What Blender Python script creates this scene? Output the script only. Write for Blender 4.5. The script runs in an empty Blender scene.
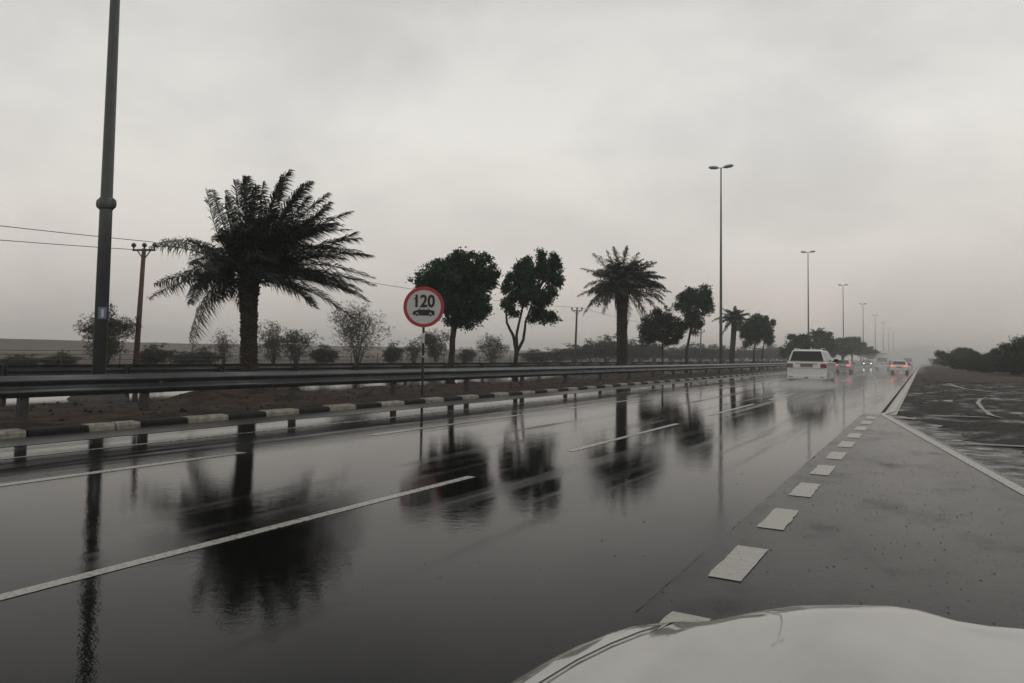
import bpy, bmesh, math, random
from mathutils import Vector, Matrix, noise
R = math.radians
PI = math.pi
sc = bpy.context.scene
col = sc.collection
random.seed(7)

# ------------------------------------------------------------------ camera
EYE = 1.5
F_PX, CX, CY = 780.0, 512.0, 313.0
CR = Vector((0.88478, 0.46577, 0.01498)).normalized()
_a, _b = 923.0 - CX, -(360.5 - CY)
_Y = Vector((_a, _b, F_PX)).normalized()                       # world +Y seen from the camera
_p = -(0.015 * _Y.x + _Y.y) / _Y.z
_Z = Vector((0.015, 1.0, _p)).normalized()
_X = _Z.cross(_Y)
if _X.x < 0: _X = -_X
AX = (_X, _Y, _Z)
right = Vector((_X.x, _Y.x, _Z.x)); up = Vector((_X.y, _Y.y, _Z.y)); fwd = Vector((_X.z, _Y.z, _Z.z))
cam_d = bpy.data.cameras.new('camera'); cam = bpy.data.objects.new('camera', cam_d); col.objects.link(cam)
cam.matrix_world = Matrix(((right.x, up.x, -fwd.x, 0), (right.y, up.y, -fwd.y, 0), (right.z, up.z, -fwd.z, EYE), (0, 0, 0, 1)))
cam_d.sensor_width = 36; cam_d.lens = F_PX / 1024 * 36; cam_d.shift_y = -(341.5 - CY) / 1024
cam_d.clip_start = 0.05; cam_d.clip_end = 6000
sc.camera = cam

def ray(px, py):
    c = Vector(((px - CX) / F_PX, -(py - CY) / F_PX, 1.0))
    return Vector((AX[0].dot(c), AX[1].dot(c), AX[2].dot(c)))
def at_z(px, py, z=0.0):
    d = ray(px, py); t = (z - EYE) / d.z
    return Vector((d.x * t, d.y * t, z))
def at_x(px, py, X):
    d = ray(px, py); t = X / d.x
    return Vector((X, d.y * t, EYE + d.z * t))
def depth(P): return (P - Vector((0, 0, EYE))).dot(fwd)

# ------------------------------------------------------------------ world
w = bpy.data.worlds.new('World'); sc.world = w; w.use_nodes = True
nt = w.node_tree; N = nt.nodes; L = nt.links; N.clear()
out = N.new('ShaderNodeOutputWorld')
sky = N.new('ShaderNodeTexSky'); sky.sky_type = 'NISHITA'; sky.sun_disc = False
SUN_EL, SUN_AZ = 52, 30
sky.sun_elevation = R(SUN_EL); sky.sun_rotation = R(SUN_AZ); sky.dust_density = 4
bg1 = N.new('ShaderNodeBackground'); bg1.inputs['Strength'].default_value = 0.05
L.new(sky.outputs[0], bg1.inputs['Color'])
tc = N.new('ShaderNodeTexCoord'); sep = N.new('ShaderNodeSeparateXYZ'); L.new(tc.outputs['Generated'], sep.inputs[0])
rmp = N.new('ShaderNodeValToRGB'); L.new(sep.outputs['Z'], rmp.inputs[0])
e = rmp.color_ramp.elements
e[0].position = 0.0; e[0].color = (.60, .545, .49, 1)
e[1].position = 1.0; e[1].color = (.38, .38, .385, 1)
for p_, c_ in ((.06, (.68, .625, .57)), (.16, (.77, .73, .675)), (.27, (.83, .805, .755)), (.40, (.73, .715, .68)), (.55, (.46, .455, .44))):
    x_ = rmp.color_ramp.elements.new(p_); x_.color = (*c_, 1)
# broad darkening of the overcast away from the bright patch ahead
mp = N.new('ShaderNodeMapping'); mp.inputs['Scale'].default_value = (1.7, 1.7, 3.0); mp.inputs['Location'].default_value = (1.3, 0.4, 0.2)
L.new(tc.outputs['Generated'], mp.inputs[0])
n1 = N.new('ShaderNodeTexNoise'); n1.inputs['Scale'].default_value = 2.3; n1.inputs['Detail'].default_value = 7; n1.inputs['Roughness'].default_value = .5; n1.inputs['Distortion'].default_value = .3
L.new(mp.outputs[0], n1.inputs['Vector'])
cr = N.new('ShaderNodeValToRGB'); L.new(n1.outputs['Fac'], cr.inputs[0])
cr.color_ramp.elements[0].position = .36; cr.color_ramp.elements[0].color = (.85, .855, .87, 1)
cr.color_ramp.elements[1].position = .62; cr.color_ramp.elements[1].color = (1.03, 1.03, 1.03, 1)
mul = N.new('ShaderNodeMixRGB'); mul.blend_type = 'MULTIPLY'; mul.inputs[0].default_value = 1
L.new(rmp.outputs[0], mul.inputs[1]); L.new(cr.outputs[0], mul.inputs[2])
bg2 = N.new('ShaderNodeBackground'); L.new(mul.outputs[0], bg2.inputs['Color']); bg2.inputs['Strength'].default_value = 1.04
mx = N.new('ShaderNodeMixShader'); mx.inputs[0].default_value = .93
L.new(bg1.outputs[0], mx.inputs[1]); L.new(bg2.outputs[0], mx.inputs[2]); L.new(mx.outputs[0], out.inputs['Surface'])

sd = bpy.data.lights.new('sun', 'SUN'); sd.energy = 0.5; sd.angle = R(30); sd.color = (1, .97, .92)
so = bpy.data.objects.new('sun', sd); col.objects.link(so)
so.rotation_euler = (R(90 - SUN_EL), 0, R(180 - SUN_AZ)); so.location = (0, 0, 60)
so['kind'] = 'helper'

sc.view_settings.view_transform = 'Standard'; sc.view_settings.look = 'None'
sc.view_settings.exposure = 0.0; sc.view_settings.gamma = 1.0
sc.cycles.max_bounces = 6; sc.cycles.diffuse_bounces = 2; sc.cycles.glossy_bounces = 3
sc.cycles.transparent_max_bounces = 8; sc.cycles.volume_bounces = 1

# ------------------------------------------------------------------ helpers
def tag(o, label=None, cat=None, group=None, kind=None):
    if label: o['label'] = label
    if cat: o['category'] = cat
    if group: o['group'] = group
    if kind: o['kind'] = kind
    return o
def thing(name, label, cat, loc=(0, 0, 0), rotz=0.0, group=None):
    o = bpy.data.objects.new(name, None); col.objects.link(o)
    o.location = loc; o.rotation_euler = (0, 0, rotz); o.empty_display_size = .3
    return tag(o, label, cat, group)
class MB:
    def __init__(s): s.v = []; s.f = []; s.m = []
    def add(s, vs, fs, mi=0):
        k = len(s.v); s.v += [tuple(p) for p in vs]
        for f in fs: s.f.append(tuple(i + k for i in f)); s.m.append(mi)
    def quad(s, a, b, c, d, mi=0): s.add([a, b, c, d], [(0, 1, 2, 3)], mi)
    def box(s, c, sz, rz=0.0, mi=0, M=None):
        x, y, z = (q / 2 for q in sz); co, si = math.cos(rz), math.sin(rz)
        vs = []
        for dz in (-z, z):
            for dx, dy in ((-x, -y), (x, -y), (x, y), (-x, y)):
                p = Vector((dx, dy, dz))
                if M is not None: p = M @ p
                vs.append((c[0] + p.x * co - p.y * si, c[1] + p.x * si + p.y * co, c[2] + p.z))
        s.add(vs, [(0, 3, 2, 1), (4, 5, 6, 7), (0, 1, 5, 4), (1, 2, 6, 5), (2, 3, 7, 6), (3, 0, 4, 7)], mi)
    def tube(s, pts, rad, n=8, mi=0, cap=True):
        pts = [Vector(p) for p in pts]
        if not hasattr(rad, '__len__'): rad = [rad] * len(pts)
        vs = []; fs = []
        ref = Vector((0.31, .95, .08)).normalized()
        for i, p in enumerate(pts):
            t = (pts[min(i + 1, len(pts) - 1)] - pts[max(i - 1, 0)]).normalized()
            if abs(t.dot(ref)) > .95: ref = Vector((1, 0, 0)) if abs(t.x) < .9 else Vector((0, 0, 1))
            a = t.cross(ref).normalized(); b = t.cross(a)
            for k in range(n):
                an = 2 * PI * k / n
                vs.append(p + (a * math.cos(an) + b * math.sin(an)) * rad[i])
        for i in range(len(pts) - 1):
            for k in range(n):
                k2 = (k + 1) % n
                fs.append((i * n + k, i * n + k2, (i + 1) * n + k2, (i + 1) * n + k))
        if cap:
            fs.append(tuple(range(n))[::-1]); fs.append(tuple((len(pts) - 1) * n + k for k in range(n)))
        s.add(vs, fs, mi)
    def prism(s, prof, x0, x1, mi=0):          # profile in (y, z), extruded along x
        n = len(prof)
        vs = [(x0, y, z) for y, z in prof] + [(x1, y, z) for y, z in prof]
        fs = [(i, (i + 1) % n, n + (i + 1) % n, n + i) for i in range(n)]
        fs += [tuple(range(n))[::-1], tuple(range(n, 2 * n))]
        s.add(vs, fs, mi)
    def disc_y(s, c, r, th, n=24, axis='y', mi=0, r2=None):
        A = {'x': (Vector((0, 1, 0)), Vector((0, 0, 1)), Vector((1, 0, 0))), 'y': (Vector((1, 0, 0)), Vector((0, 0, 1)), Vector((0, 1, 0)))}[axis]
        c = Vector(c); s.tube([c - A[2] * th / 2, c + A[2] * th / 2], [r, r if r2 is None else r2], n, mi)
    def build(s, name, mats, parent=None, off=None, smooth=False, bevel=0, auto=None):
        me = bpy.data.meshes.new(name)
        vs = s.v if off is None else [(x - off[0], y - off[1], z - off[2]) for x, y, z in s.v]
        me.from_pydata(vs, [], s.f)
        if not isinstance(mats, (list, tuple)): mats = [mats]
        for m in mats: me.materials.append(m)
        if any(s.m): me.polygons.foreach_set('material_index', s.m)
        if smooth: me.polygons.foreach_set('use_smooth', [True] * len(me.polygons))
        bm = bmesh.new(); bm.from_mesh(me); bmesh.ops.recalc_face_normals(bm, faces=bm.faces) if len(s.f) < 4000 else None
        bm.to_mesh(me); bm.free()
        o = bpy.data.objects.new(name, me); col.objects.link(o)
        if parent: o.parent = parent
        if bevel:
            b = o.modifiers.new('bevel', 'BEVEL'); b.width = bevel; b.segments = 3; b.limit_method = 'ANGLE'; b.angle_limit = R(35)
            me.polygons.foreach_set('use_smooth', [True] * len(me.polygons))
            wn = o.modifiers.new('wn', 'WEIGHTED_NORMAL')
        return o
def copy_tree(o, parent=None):
    c = o.copy(); col.objects.link(c)
    if parent: c.parent = parent
    for ch in [q for q in list(bpy.data.objects) if q.parent == o]: copy_tree(ch, c)
    return c
def relabel(o, label, group=None):
    o['label'] = label
    if group: o['group'] = group

# ------------------------------------------------------------------ materials
def mat(name, color, rough=.6, metal=0.0, var=0.0, vscale=3.0, bump=0.0, bscale=20.0, spec=.5, coat=0.0, emit=None, estr=0.0, color2=None, rvar=0.0):
    m = bpy.data.materials.new(name); m.use_nodes = True
    t = m.node_tree; n = t.nodes; l = t.links; b = n['Principled BSDF']
    b.inputs['Base Color'].default_value = (*color, 1); b.inputs['Roughness'].default_value = rough
    b.inputs['Metallic'].default_value = metal; b.inputs['Specular IOR Level'].default_value = spec
    b.inputs['Coat Weight'].default_value = coat; b.inputs['Coat Roughness'].default_value = .04
    tcn = n.new('ShaderNodeTexCoord')
    if var or color2:
        no = n.new('ShaderNodeTexNoise'); no.inputs['Scale'].default_value = vscale; no.inputs['Detail'].default_value = 6; no.inputs['Roughness'].default_value = .6
        l.new(tcn.outputs['Object'], no.inputs['Vector'])
        cr_ = n.new('ShaderNodeValToRGB'); l.new(no.outputs['Fac'], cr_.inputs[0])
        c2 = color2 or tuple(min(1, c * (1 + var)) for c in color); c1 = color if color2 else tuple(c * (1 - var) for c in color)
        cr_.color_ramp.elements[0].position = .35; cr_.color_ramp.elements[0].color = (*c1, 1)
        cr_.color_ramp.elements[1].position = .65; cr_.color_ramp.elements[1].color = (*c2, 1)
        l.new(cr_.outputs[0], b.inputs['Base Color'])
        if rvar:
            mr = n.new('ShaderNodeMapRange'); l.new(no.outputs['Fac'], mr.inputs[0]); mr.inputs[1].default_value = .3; mr.inputs[2].default_value = .7
            mr.inputs[3].default_value = max(0, rough - rvar); mr.inputs[4].default_value = min(1, rough + rvar); l.new(mr.outputs[0], b.inputs['Roughness'])
    if bump:
        nb = n.new('ShaderNodeTexNoise'); nb.inputs['Scale'].default_value = bscale; nb.inputs['Detail'].default_value = 4
        l.new(tcn.outputs['Object'], nb.inputs['Vector'])
        bp = n.new('ShaderNodeBump'); bp.inputs['Strength'].default_value = 1; bp.inputs['Distance'].default_value = bump
        l.new(nb.outputs['Fac'], bp.inputs['Height']); l.new(bp.outputs[0], b.inputs['Normal'])
    if emit: b.inputs['Emission Color'].default_value = (*emit, 1); b.inputs['Emission Strength'].default_value = estr
    return m

def wet_road(name, base, rough_lo, rough_hi, ripple, ior=1.33, streak=True, grain=0.0, bump2=0.0):
    """dark asphalt under a film of rain: mirror-like with small wind ripples, rougher where the film is thin"""
    m = bpy.data.materials.new(name); m.use_nodes = True
    t = m.node_tree; n = t.nodes; l = t.links; b = n['Principled BSDF']
    b.inputs['IOR'].default_value = ior
    tcn = n.new('ShaderNodeTexCoord')
    mpn = n.new('ShaderNodeMapping'); mpn.inputs['Scale'].default_value = (1.0, .12 if streak else .6, 1); l.new(tcn.outputs['Object'], mpn.inputs[0])
    no = n.new('ShaderNodeTexNoise'); no.inputs['Scale'].default_value = .9; no.inputs['Detail'].default_value = 5; no.inputs['Roughness'].default_value = .55
    l.new(mpn.outputs[0], no.inputs['Vector'])
    mps = n.new('ShaderNodeMapping'); mps.inputs['Scale'].default_value = (1.0, .035 if streak else .5, 1); l.new(tcn.outputs['Object'], mps.inputs[0])
    nst = n.new('ShaderNodeTexNoise'); nst.inputs['Scale'].default_value = 1.5; nst.inputs['Detail'].default_value = 4; nst.inputs['Roughness'].default_value = .65; l.new(mps.outputs[0], nst.inputs['Vector'])
    mst = n.new('ShaderNodeMapRange'); l.new(nst.outputs['Fac'], mst.inputs[0]); mst.inputs[1].default_value = .50; mst.inputs[2].default_value = .68; mst.inputs[3].default_value = 0; mst.inputs[4].default_value = .15
    mr = n.new('ShaderNodeMapRange'); l.new(no.outputs['Fac'], mr.inputs[0]); mr.inputs[1].default_value = .38; mr.inputs[2].default_value = .68
    mr.inputs[3].default_value = rough_lo; mr.inputs[4].default_value = rough_hi
    ar = n.new('ShaderNodeMath'); ar.operation = 'ADD'; l.new(mr.outputs[0], ar.inputs[0]); l.new(mst.outputs[0], ar.inputs[1]); l.new(ar.outputs[0], b.inputs['Roughness'])
    g = n.new('ShaderNodeTexNoise'); g.inputs['Scale'].default_value = 55; g.inputs['Detail'].default_value = 3; l.new(tcn.outputs['Object'], g.inputs['Vector'])
    g2 = n.new('ShaderNodeTexNoise'); g2.inputs['Scale'].default_value = .7; g2.inputs['Detail'].default_value = 4; l.new(mpn.outputs[0], g2.inputs['Vector'])
    mxn = n.new('ShaderNodeMath'); mxn.operation = 'MULTIPLY'; l.new(g.outputs['Fac'], mxn.inputs[0]); l.new(g2.outputs['Fac'], mxn.inputs[1])
    cr_ = n.new('ShaderNodeValToRGB'); l.new(mxn.outputs[0], cr_.inputs[0])
    cr_.color_ramp.elements[0].position = .12; cr_.color_ramp.elements[0].color = (*[c * .55 for c in base], 1)
    cr_.color_ramp.elements[1].position = .40; cr_.color_ramp.elements[1].color = (*[c * 1.5 for c in base], 1)
    l.new(cr_.outputs[0], b.inputs['Base Color'])
    r1 = n.new('ShaderNodeTexNoise'); r1.inputs['Scale'].default_value = 9; r1.inputs['Detail'].default_value = 3; l.new(tcn.outputs['Object'], r1.inputs['Vector'])
    r2 = n.new('ShaderNodeTexNoise'); r2.inputs['Scale'].default_value = 1.3; r2.inputs['Detail'].default_value = 2; l.new(tcn.outputs['Object'], r2.inputs['Vector'])
    ad = n.new('ShaderNodeMath'); ad.operation = 'MULTIPLY_ADD'; ad.inputs[1].default_value = 1.4
    l.new(r2.outputs['Fac'], ad.inputs[0]); l.new(r1.outputs['Fac'], ad.inputs[2])
    bp = n.new('ShaderNodeBump'); bp.inputs['Distance'].default_value = ripple; l.new(ad.outputs[0], bp.inputs['Height'])
    last = bp
    if grain:
        vo = n.new('ShaderNodeTexVoronoi'); vo.inputs['Scale'].default_value = 75; l.new(tcn.outputs['Object'], vo.inputs['Vector'])
        bg_ = n.new('ShaderNodeBump'); bg_.inputs['Distance'].default_value = grain; l.new(vo.outputs['Distance'], bg_.inputs['Height']); l.new(bp.outputs[0], bg_.inputs['Normal']); last = bg_
    l.new(last.outputs[0], b.inputs['Normal'])
    return m

M = {}
M['road'] = wet_road('wet_asphalt', (.0045, .0045, .0043), .012, .06, .0007, ior=1.14, grain=.00013)
M['opp'] = wet_road('wet_asphalt_far', (.03, .03, .03), .05, .12, .0008)
M['layby'] = wet_road('worn_wet_asphalt', (.007, .007, .0062), .07, .19, .0010, ior=1.15, streak=False, grain=.0012)
M['patch'] = wet_road('dark_sealed_asphalt', (.02, .02, .02), .26, .4, .001, streak=False)
M['dash'] = mat('cream_dash_paint', (.30, .288, .245), .34, var=.28, vscale=16, bump=.0006, bscale=60, rvar=.12)
M['line'] = mat('wet_line_paint', (.25, .243, .21), .32, var=.45, vscale=22, bump=.0006, bscale=60, rvar=.12)
M['streak_sheen'] = mat('painted_streak_sheen', (.12, .12, .115), .25, var=.5, vscale=5, rvar=.12)  # pale colour stands in for the sheen of a water streak
M['kerb_white'] = mat('kerb_white_paint', (.11, .10, .08), .6, color2=(.28, .262, .21), vscale=6, bump=.004, bscale=14)
M['kerb_black'] = mat('kerb_black_paint', (.012, .012, .012), .65, var=.4, vscale=7, bump=.004, bscale=14, spec=.12)
M['soil'] = mat('damp_soil', (.034, .023, .016), .95, var=.75, vscale=2.2, bump=.03, bscale=9, spec=.15)
M['sand'] = mat('damp_sand', (.070, .053, .040), .95, var=.25, vscale=.05, bump=.02, bscale=4, spec=.15)
M['galv'] = mat('wet_galvanised_steel', (.045, .052, .054), .36, .3, var=.25, vscale=2.5, bump=.0006, bscale=30, rvar=.1)
M['galv_dark'] = mat('weathered_steel', (.035, .038, .038), .5, .3, var=.3, vscale=4)
M['post'] = mat('post_steel', (.05, .05, .048), .55, .3, var=.3, vscale=5)
M['lamp'] = mat('lamp_post_paint', (.075, .085, .085), .45, .3, var=.2, vscale=1.5, rvar=.1)
M['lamp_head'] = mat('lamp_head_grey', (.30, .31, .32), .5)
M['lens'] = mat('lamp_lens', (.45, .46, .46), .2)
M['concrete'] = mat('damp_concrete', (.075, .07, .065), .85, var=.25, vscale=5, bump=.006, bscale=25)
M['blue'] = mat('pale_blue_plate', (.16, .19, .30), .5, var=.15, vscale=12)
M['white_trim'] = mat('white_print', (.6, .6, .62), .5)
M['signw'] = mat('sign_white', (.62, .62, .61), .45, var=.04, vscale=8)
M['signr'] = mat('sign_red', (.44, .028, .040), .4, var=.08, vscale=8)
M['black'] = mat('sign_black', (.012, .012, .012), .5)
M['wood'] = mat('red_brown_pole', (.085, .038, .030), .8, var=.3, vscale=6)
M['greywood'] = mat('grey_brown_pole', (.06, .052, .045), .8, var=.3, vscale=6)
M['ins'] = mat('dark_insulator', (.02, .018, .018), .3)
M['bark'] = mat('palm_bark', (.040, .031, .024), .95, var=.5, vscale=9, bump=.02, bscale=14)
M['bark2'] = mat('tree_bark', (.038, .031, .026), .95, var=.4, vscale=10, bump=.01, bscale=22)
M['frond'] = mat('palm_frond', (.024, .038, .024), .55, var=.45, vscale=2.2, spec=.25)
M['deadfrond'] = mat('dry_frond', (.085, .065, .04), .8, var=.3, vscale=4, spec=.2)
M['leaf'] = mat('dark_leaves', (.021, .055, .027), .55, var=.5, vscale=1.6, spec=.2)
M['leaf2'] = mat('olive_leaves', (.028, .042, .024), .6, var=.5, vscale=1.6, spec=.2)
M['bushleaf'] = mat('scrub_leaves', (.034, .040, .027), .7, var=.4, vscale=1.2, spec=.15)
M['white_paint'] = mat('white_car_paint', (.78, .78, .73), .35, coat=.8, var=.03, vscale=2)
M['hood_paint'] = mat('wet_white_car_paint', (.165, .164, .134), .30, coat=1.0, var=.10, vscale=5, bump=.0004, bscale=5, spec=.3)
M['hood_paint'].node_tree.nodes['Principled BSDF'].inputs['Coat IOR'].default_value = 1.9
M['silver'] = mat('silver_car_paint', (.33, .34, .35), .35, .5, coat=.6)
M['grey_paint'] = mat('grey_car_paint', (.12, .125, .13), .35, .4, coat=.6)
M['red_paint'] = mat('red_car_paint', (.25, .06, .05), .35, coat=.6)
M['glass'] = mat('dark_car_glass', (.012, .013, .013), .06, spec=.6)
M['plastic'] = mat('black_plastic', (.02, .02, .02), .6)
M['tyre'] = mat('wet_tyre', (.014, .014, .014), .6)
M['rim'] = mat('alloy_rim', (.35, .35, .36), .35, .8)
M['tail_off'] = mat('tail_lens_red', (.20, .018, .018), .2, coat=.5)
M['tail_pale'] = mat('tail_lens_dim', (.16, .12, .12), .25, coat=.5)
M['tail_on'] = mat('tail_lens_lit', (.5, .03, .02), .2, emit=(1, .13, .09), estr=1.5)
M['head_on'] = mat('headlight_lit', (.9, .9, .9), .2, emit=(1, .97, .9), estr=7)
M['plate'] = mat('number_plate', (.20, .185, .12), .5)
M['chrome'] = mat('chrome', (.5, .5, .5), .15, 1.0)
M['rubble'] = mat('wet_pebbles', (.012, .011, .010), .4)
M['wire'] = mat('power_wire', (.03, .03, .03), .6)
# wet dirt with sheets of standing water
def puddled(name, dirt, dirt2, water, thr, scale=(.5, .5), seed=0.0, soft=.05):
    m = bpy.data.materials.new(name); m.use_nodes = True
    t = m.node_tree; n = t.nodes; l = t.links; b = n['Principled BSDF']
    tcn = n.new('ShaderNodeTexCoord'); mpn = n.new('ShaderNodeMapping'); mpn.inputs['Scale'].default_value = (scale[0], scale[1], 1); mpn.inputs['Location'].default_value = (seed, seed * .7, 0)
    l.new(tcn.outputs['Object'], mpn.inputs[0])
    no = n.new('ShaderNodeTexNoise'); no.inputs['Scale'].default_value = 1; no.inputs['Detail'].default_value = 7; no.inputs['Roughness'].default_value = .62; l.new(mpn.outputs[0], no.inputs['Vector'])
    mr = n.new('ShaderNodeMapRange'); l.new(no.outputs['Fac'], mr.inputs[0]); mr.inputs[1].default_value = thr - soft; mr.inputs[2].default_value = thr + soft
    d = n.new('ShaderNodeTexNoise'); d.inputs['Scale'].default_value = 7; d.inputs['Detail'].default_value = 6; l.new(tcn.outputs['Object'], d.inputs['Vector'])
    cr_ = n.new('ShaderNodeValToRGB'); l.new(d.outputs['Fac'], cr_.inputs[0])
    cr_.color_ramp.elements[0].position = .35; cr_.color_ramp.elements[0].color = (*dirt, 1)
    cr_.color_ramp.elements[1].position = .65; cr_.color_ramp.elements[1].color = (*dirt2, 1)
    mc = n.new('ShaderNodeMixRGB'); l.new(mr.outputs[0], mc.inputs[0]); l.new(cr_.outputs[0], mc.inputs[1]); mc.inputs[2].default_value = (*water, 1)
    l.new(mc.outputs[0], b.inputs['Base Color'])
    m2 = n.new('ShaderNodeMapRange'); l.new(mr.outputs[0], m2.inputs[0]); m2.inputs[3].default_value = .85; m2.inputs[4].default_value = .09; l.new(m2.outputs[0], b.inputs['Roughness'])
    m4 = n.new('ShaderNodeMapRange'); l.new(mr.outputs[0], m4.inputs[0]); m4.inputs[3].default_value = .15; m4.inputs[4].default_value = .5; l.new(m4.outputs[0], b.inputs['Specular IOR Level'])
    nb = n.new('ShaderNodeTexNoise'); nb.inputs['Scale'].default_value = 26; nb.inputs['Detail'].default_value = 5; l.new(tcn.outputs['Object'], nb.inputs['Vector'])
    m3 = n.new('ShaderNodeMapRange'); l.new(mr.outputs[0], m3.inputs[0]); m3.inputs[3].default_value = 1; m3.inputs[4].default_value = .03
    bp = n.new('ShaderNodeBump'); bp.inputs['Distance'].default_value = .03; l.new(m3.outputs[0], bp.inputs['Strength']); l.new(nb.outputs['Fac'], bp.inputs['Height']); l.new(bp.outputs[0], b.inputs['Normal'])
    return m
M['dirt'] = puddled('wet_dirt', (.020, .017, .015), (.040, .034, .029), (.03, .028, .025), .62, (1.0, .45), 3.1, .12)
M['shoulder'] = puddled('wet_gravel_shoulder', (.035, .033, .030), (.06, .056, .051), (.04, .038, .034), .50, (1.8, 2.0), 1.7, .20)
M['rightsoil'] = puddled('brown_wet_soil', (.040, .027, .020), (.060, .042, .032), (.03, .028, .025), .72, (.2, .1), 5.1, .03)
M['clod'] = mat('wet_clods', (.022, .017, .014), .9, var=.5, vscale=3, spec=.2)
M['puddle'] = mat('muddy_puddle', (.034, .030, .026), .24, bump=.0012, bscale=9)
M['puddle'].node_tree.nodes['Principled BSDF'].inputs['IOR'].default_value = 1.16
M['gutter'] = mat('wet_silt', (.030, .028, .025), .36, var=.4, vscale=3, bump=.004, bscale=30, spec=.3)
M['water'] = mat('puddle_water', (.035, .033, .030), .06, bump=.0008, bscale=7, spec=.5)

# ------------------------------------------------------------------ ground, roads
def struct(o): o['kind'] = 'structure'; return o
def sheet(name, pts, z, m):
    b = MB(); b.add([(x, y, z) for x, y in pts], [tuple(range(len(pts)))]); return struct(b.build(name, m))
sheet('ground', [(-1400, -300), (1400, -300), (1400, 2400), (-1400, 2400)], -.035, M['sand'])
YF = 1600
road = sheet('road', [(-13.28, -40), (-1.50, -40), (-1.50, 24.0), (-.66, 24.0), (-.66, YF), (-13.28, YF)], 0, M['road'])
sheet('opposite_road', [(-40.2, -80), (-28.6, -80), (-28.6, YF), (-40.2, YF)], 0, M['opp'])
def edge_x(y): return 1.01 - (y - 10.8) * .1545
lay = [(-1.50 + (.03 * noise.noise(Vector((y * 1.3, 11, 0))) + .03 * noise.noise(Vector((y * 7.3, 1, 0)))) * (1 if y > 6.2 else .1), y) for y in [24 - i * .12 for i in range(1, 196)]] + [(-1.50, -40), (edge_x(-12) + .35, -40), (edge_x(-12) + .35, -12), (edge_x(0) + .35, 0)] + [(edge_x(y) + .16 + .05 * noise.noise(Vector((y * .8, 3, 0))), y) for y in [i * .4 for i in range(1, 60)]] + [(-.95, 24.0), (-1.50, 24.0)]
sheet('layby', lay, .004, M['layby'])
# ragged gravel shoulder outside the edge line
b = MB(); prev = None
pts_in = []; pts_out = []
for i in range(0, 90):
    y = -8 + i * .36
    wdt = max(.25, 1.9 - (y - 4) * .075) if y < 24 else .3
    pts_in.append((edge_x(min(y, 24)) - .3, y)); pts_out.append((edge_x(min(y, 24)) + wdt + .55 * noise.noise(Vector((y * .55, 0, 1))) + .25 * noise.noise(Vector((y * 2.3, 5, 1))), y))
for i in range(89):
    b.quad((*pts_in[i], -.004), (*pts_out[i], -.004), (*pts_out[i + 1], -.004), (*pts_in[i + 1], -.004))
struct(b.build('gravel_shoulder', M['shoulder']))
# right verge: gently lumpy dirt
def height_grid(name, xs, ys, fz, m, smooth=True):
    b = MB(); nx = len(xs)
    for y in ys:
        for x in xs: b.v.append((x, y, fz(x, y)))
    for j in range(len(ys) - 1):
        for i in range(nx - 1):
            k = j * nx + i; b.f.append((k, k + 1, k + nx + 1, k + nx)); b.m.append(0)
    return struct(b.build(name, m, smooth=smooth))
def frange(a, b_, n, p=1.0): return [a + (b_ - a) * (i / (n - 1)) ** p for i in range(n)]
def fz_right(x, y):
    d = noise.noise(Vector((x * .5, y * .35, 2))) * .05 + noise.noise(Vector((x * 2.1, y * 1.4, 7))) * .02
    edge = edge_x(min(y, 24)) + .5 if y < 23 else -.66
    k = max(0, min(1, (x - edge) / 1.5))
    return -.022 + (d + .035) * k if x > edge - .2 else -.03
height_grid('dirt_verge', frange(-.67, 9, 50, 1.3), frange(-6, 62, 220, 1.5), fz_right, M['dirt'])
def fz_right2(x, y): return -.015 + .05 + .10 * noise.noise(Vector((x * .12, y * .09, 3))) + min(.35, max(0, (x - 12)) * .03)
height_grid('brown_scrubland', [-.67, *frange(0, 260, 60, 2)], frange(61.5, 700, 80, 1.4), lambda x, y: fz_right2(x, y) if x > .5 else -.02, M['rightsoil'])
height_grid('side_scrubland', frange(8.9, 200, 40, 2), frange(-40, 61.5, 40), lambda x, y: fz_right2(x, y) if x > 9 else -.03, M['rightsoil'])
b = MB(); rc = random.Random(19); cnt = 0
while cnt < 2200:
    y_ = 8 + 62 * rc.random() ** 1.3; x_ = (edge_x(min(y_, 24)) if y_ < 23 else -.6) + .5 + 9 * rc.random() ** 1.4
    z_ = fz_right(x_, y_) if x_ < 9 and y_ < 61 else .03; s_ = rc.choice((.012, .02, .03, .04, .055)) * (.6 + y_ / 70)
    vs = [(x_ + s_ * rc.uniform(.6, 1.4) * dx, y_ + s_ * rc.uniform(.6, 1.4) * dy, z_ - .01 + max(0, dz) * s_ * rc.uniform(.4, .8)) for dx, dy, dz in ((1, 0, 0), (.3, .9, 0), (-.8, .6, 0), (-.9, -.5, 0), (.2, -1, 0), (.1, .1, 1))]
    b.add(vs, [(0, 1, 5), (1, 2, 5), (2, 3, 5), (3, 4, 5), (4, 0, 5)]); cnt += 1
tag(b.build('dirt_clods', M['clod']), 'dark clods and gravel scattered over the wet dirt verge on the right', 'clods', kind='stuff')
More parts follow.
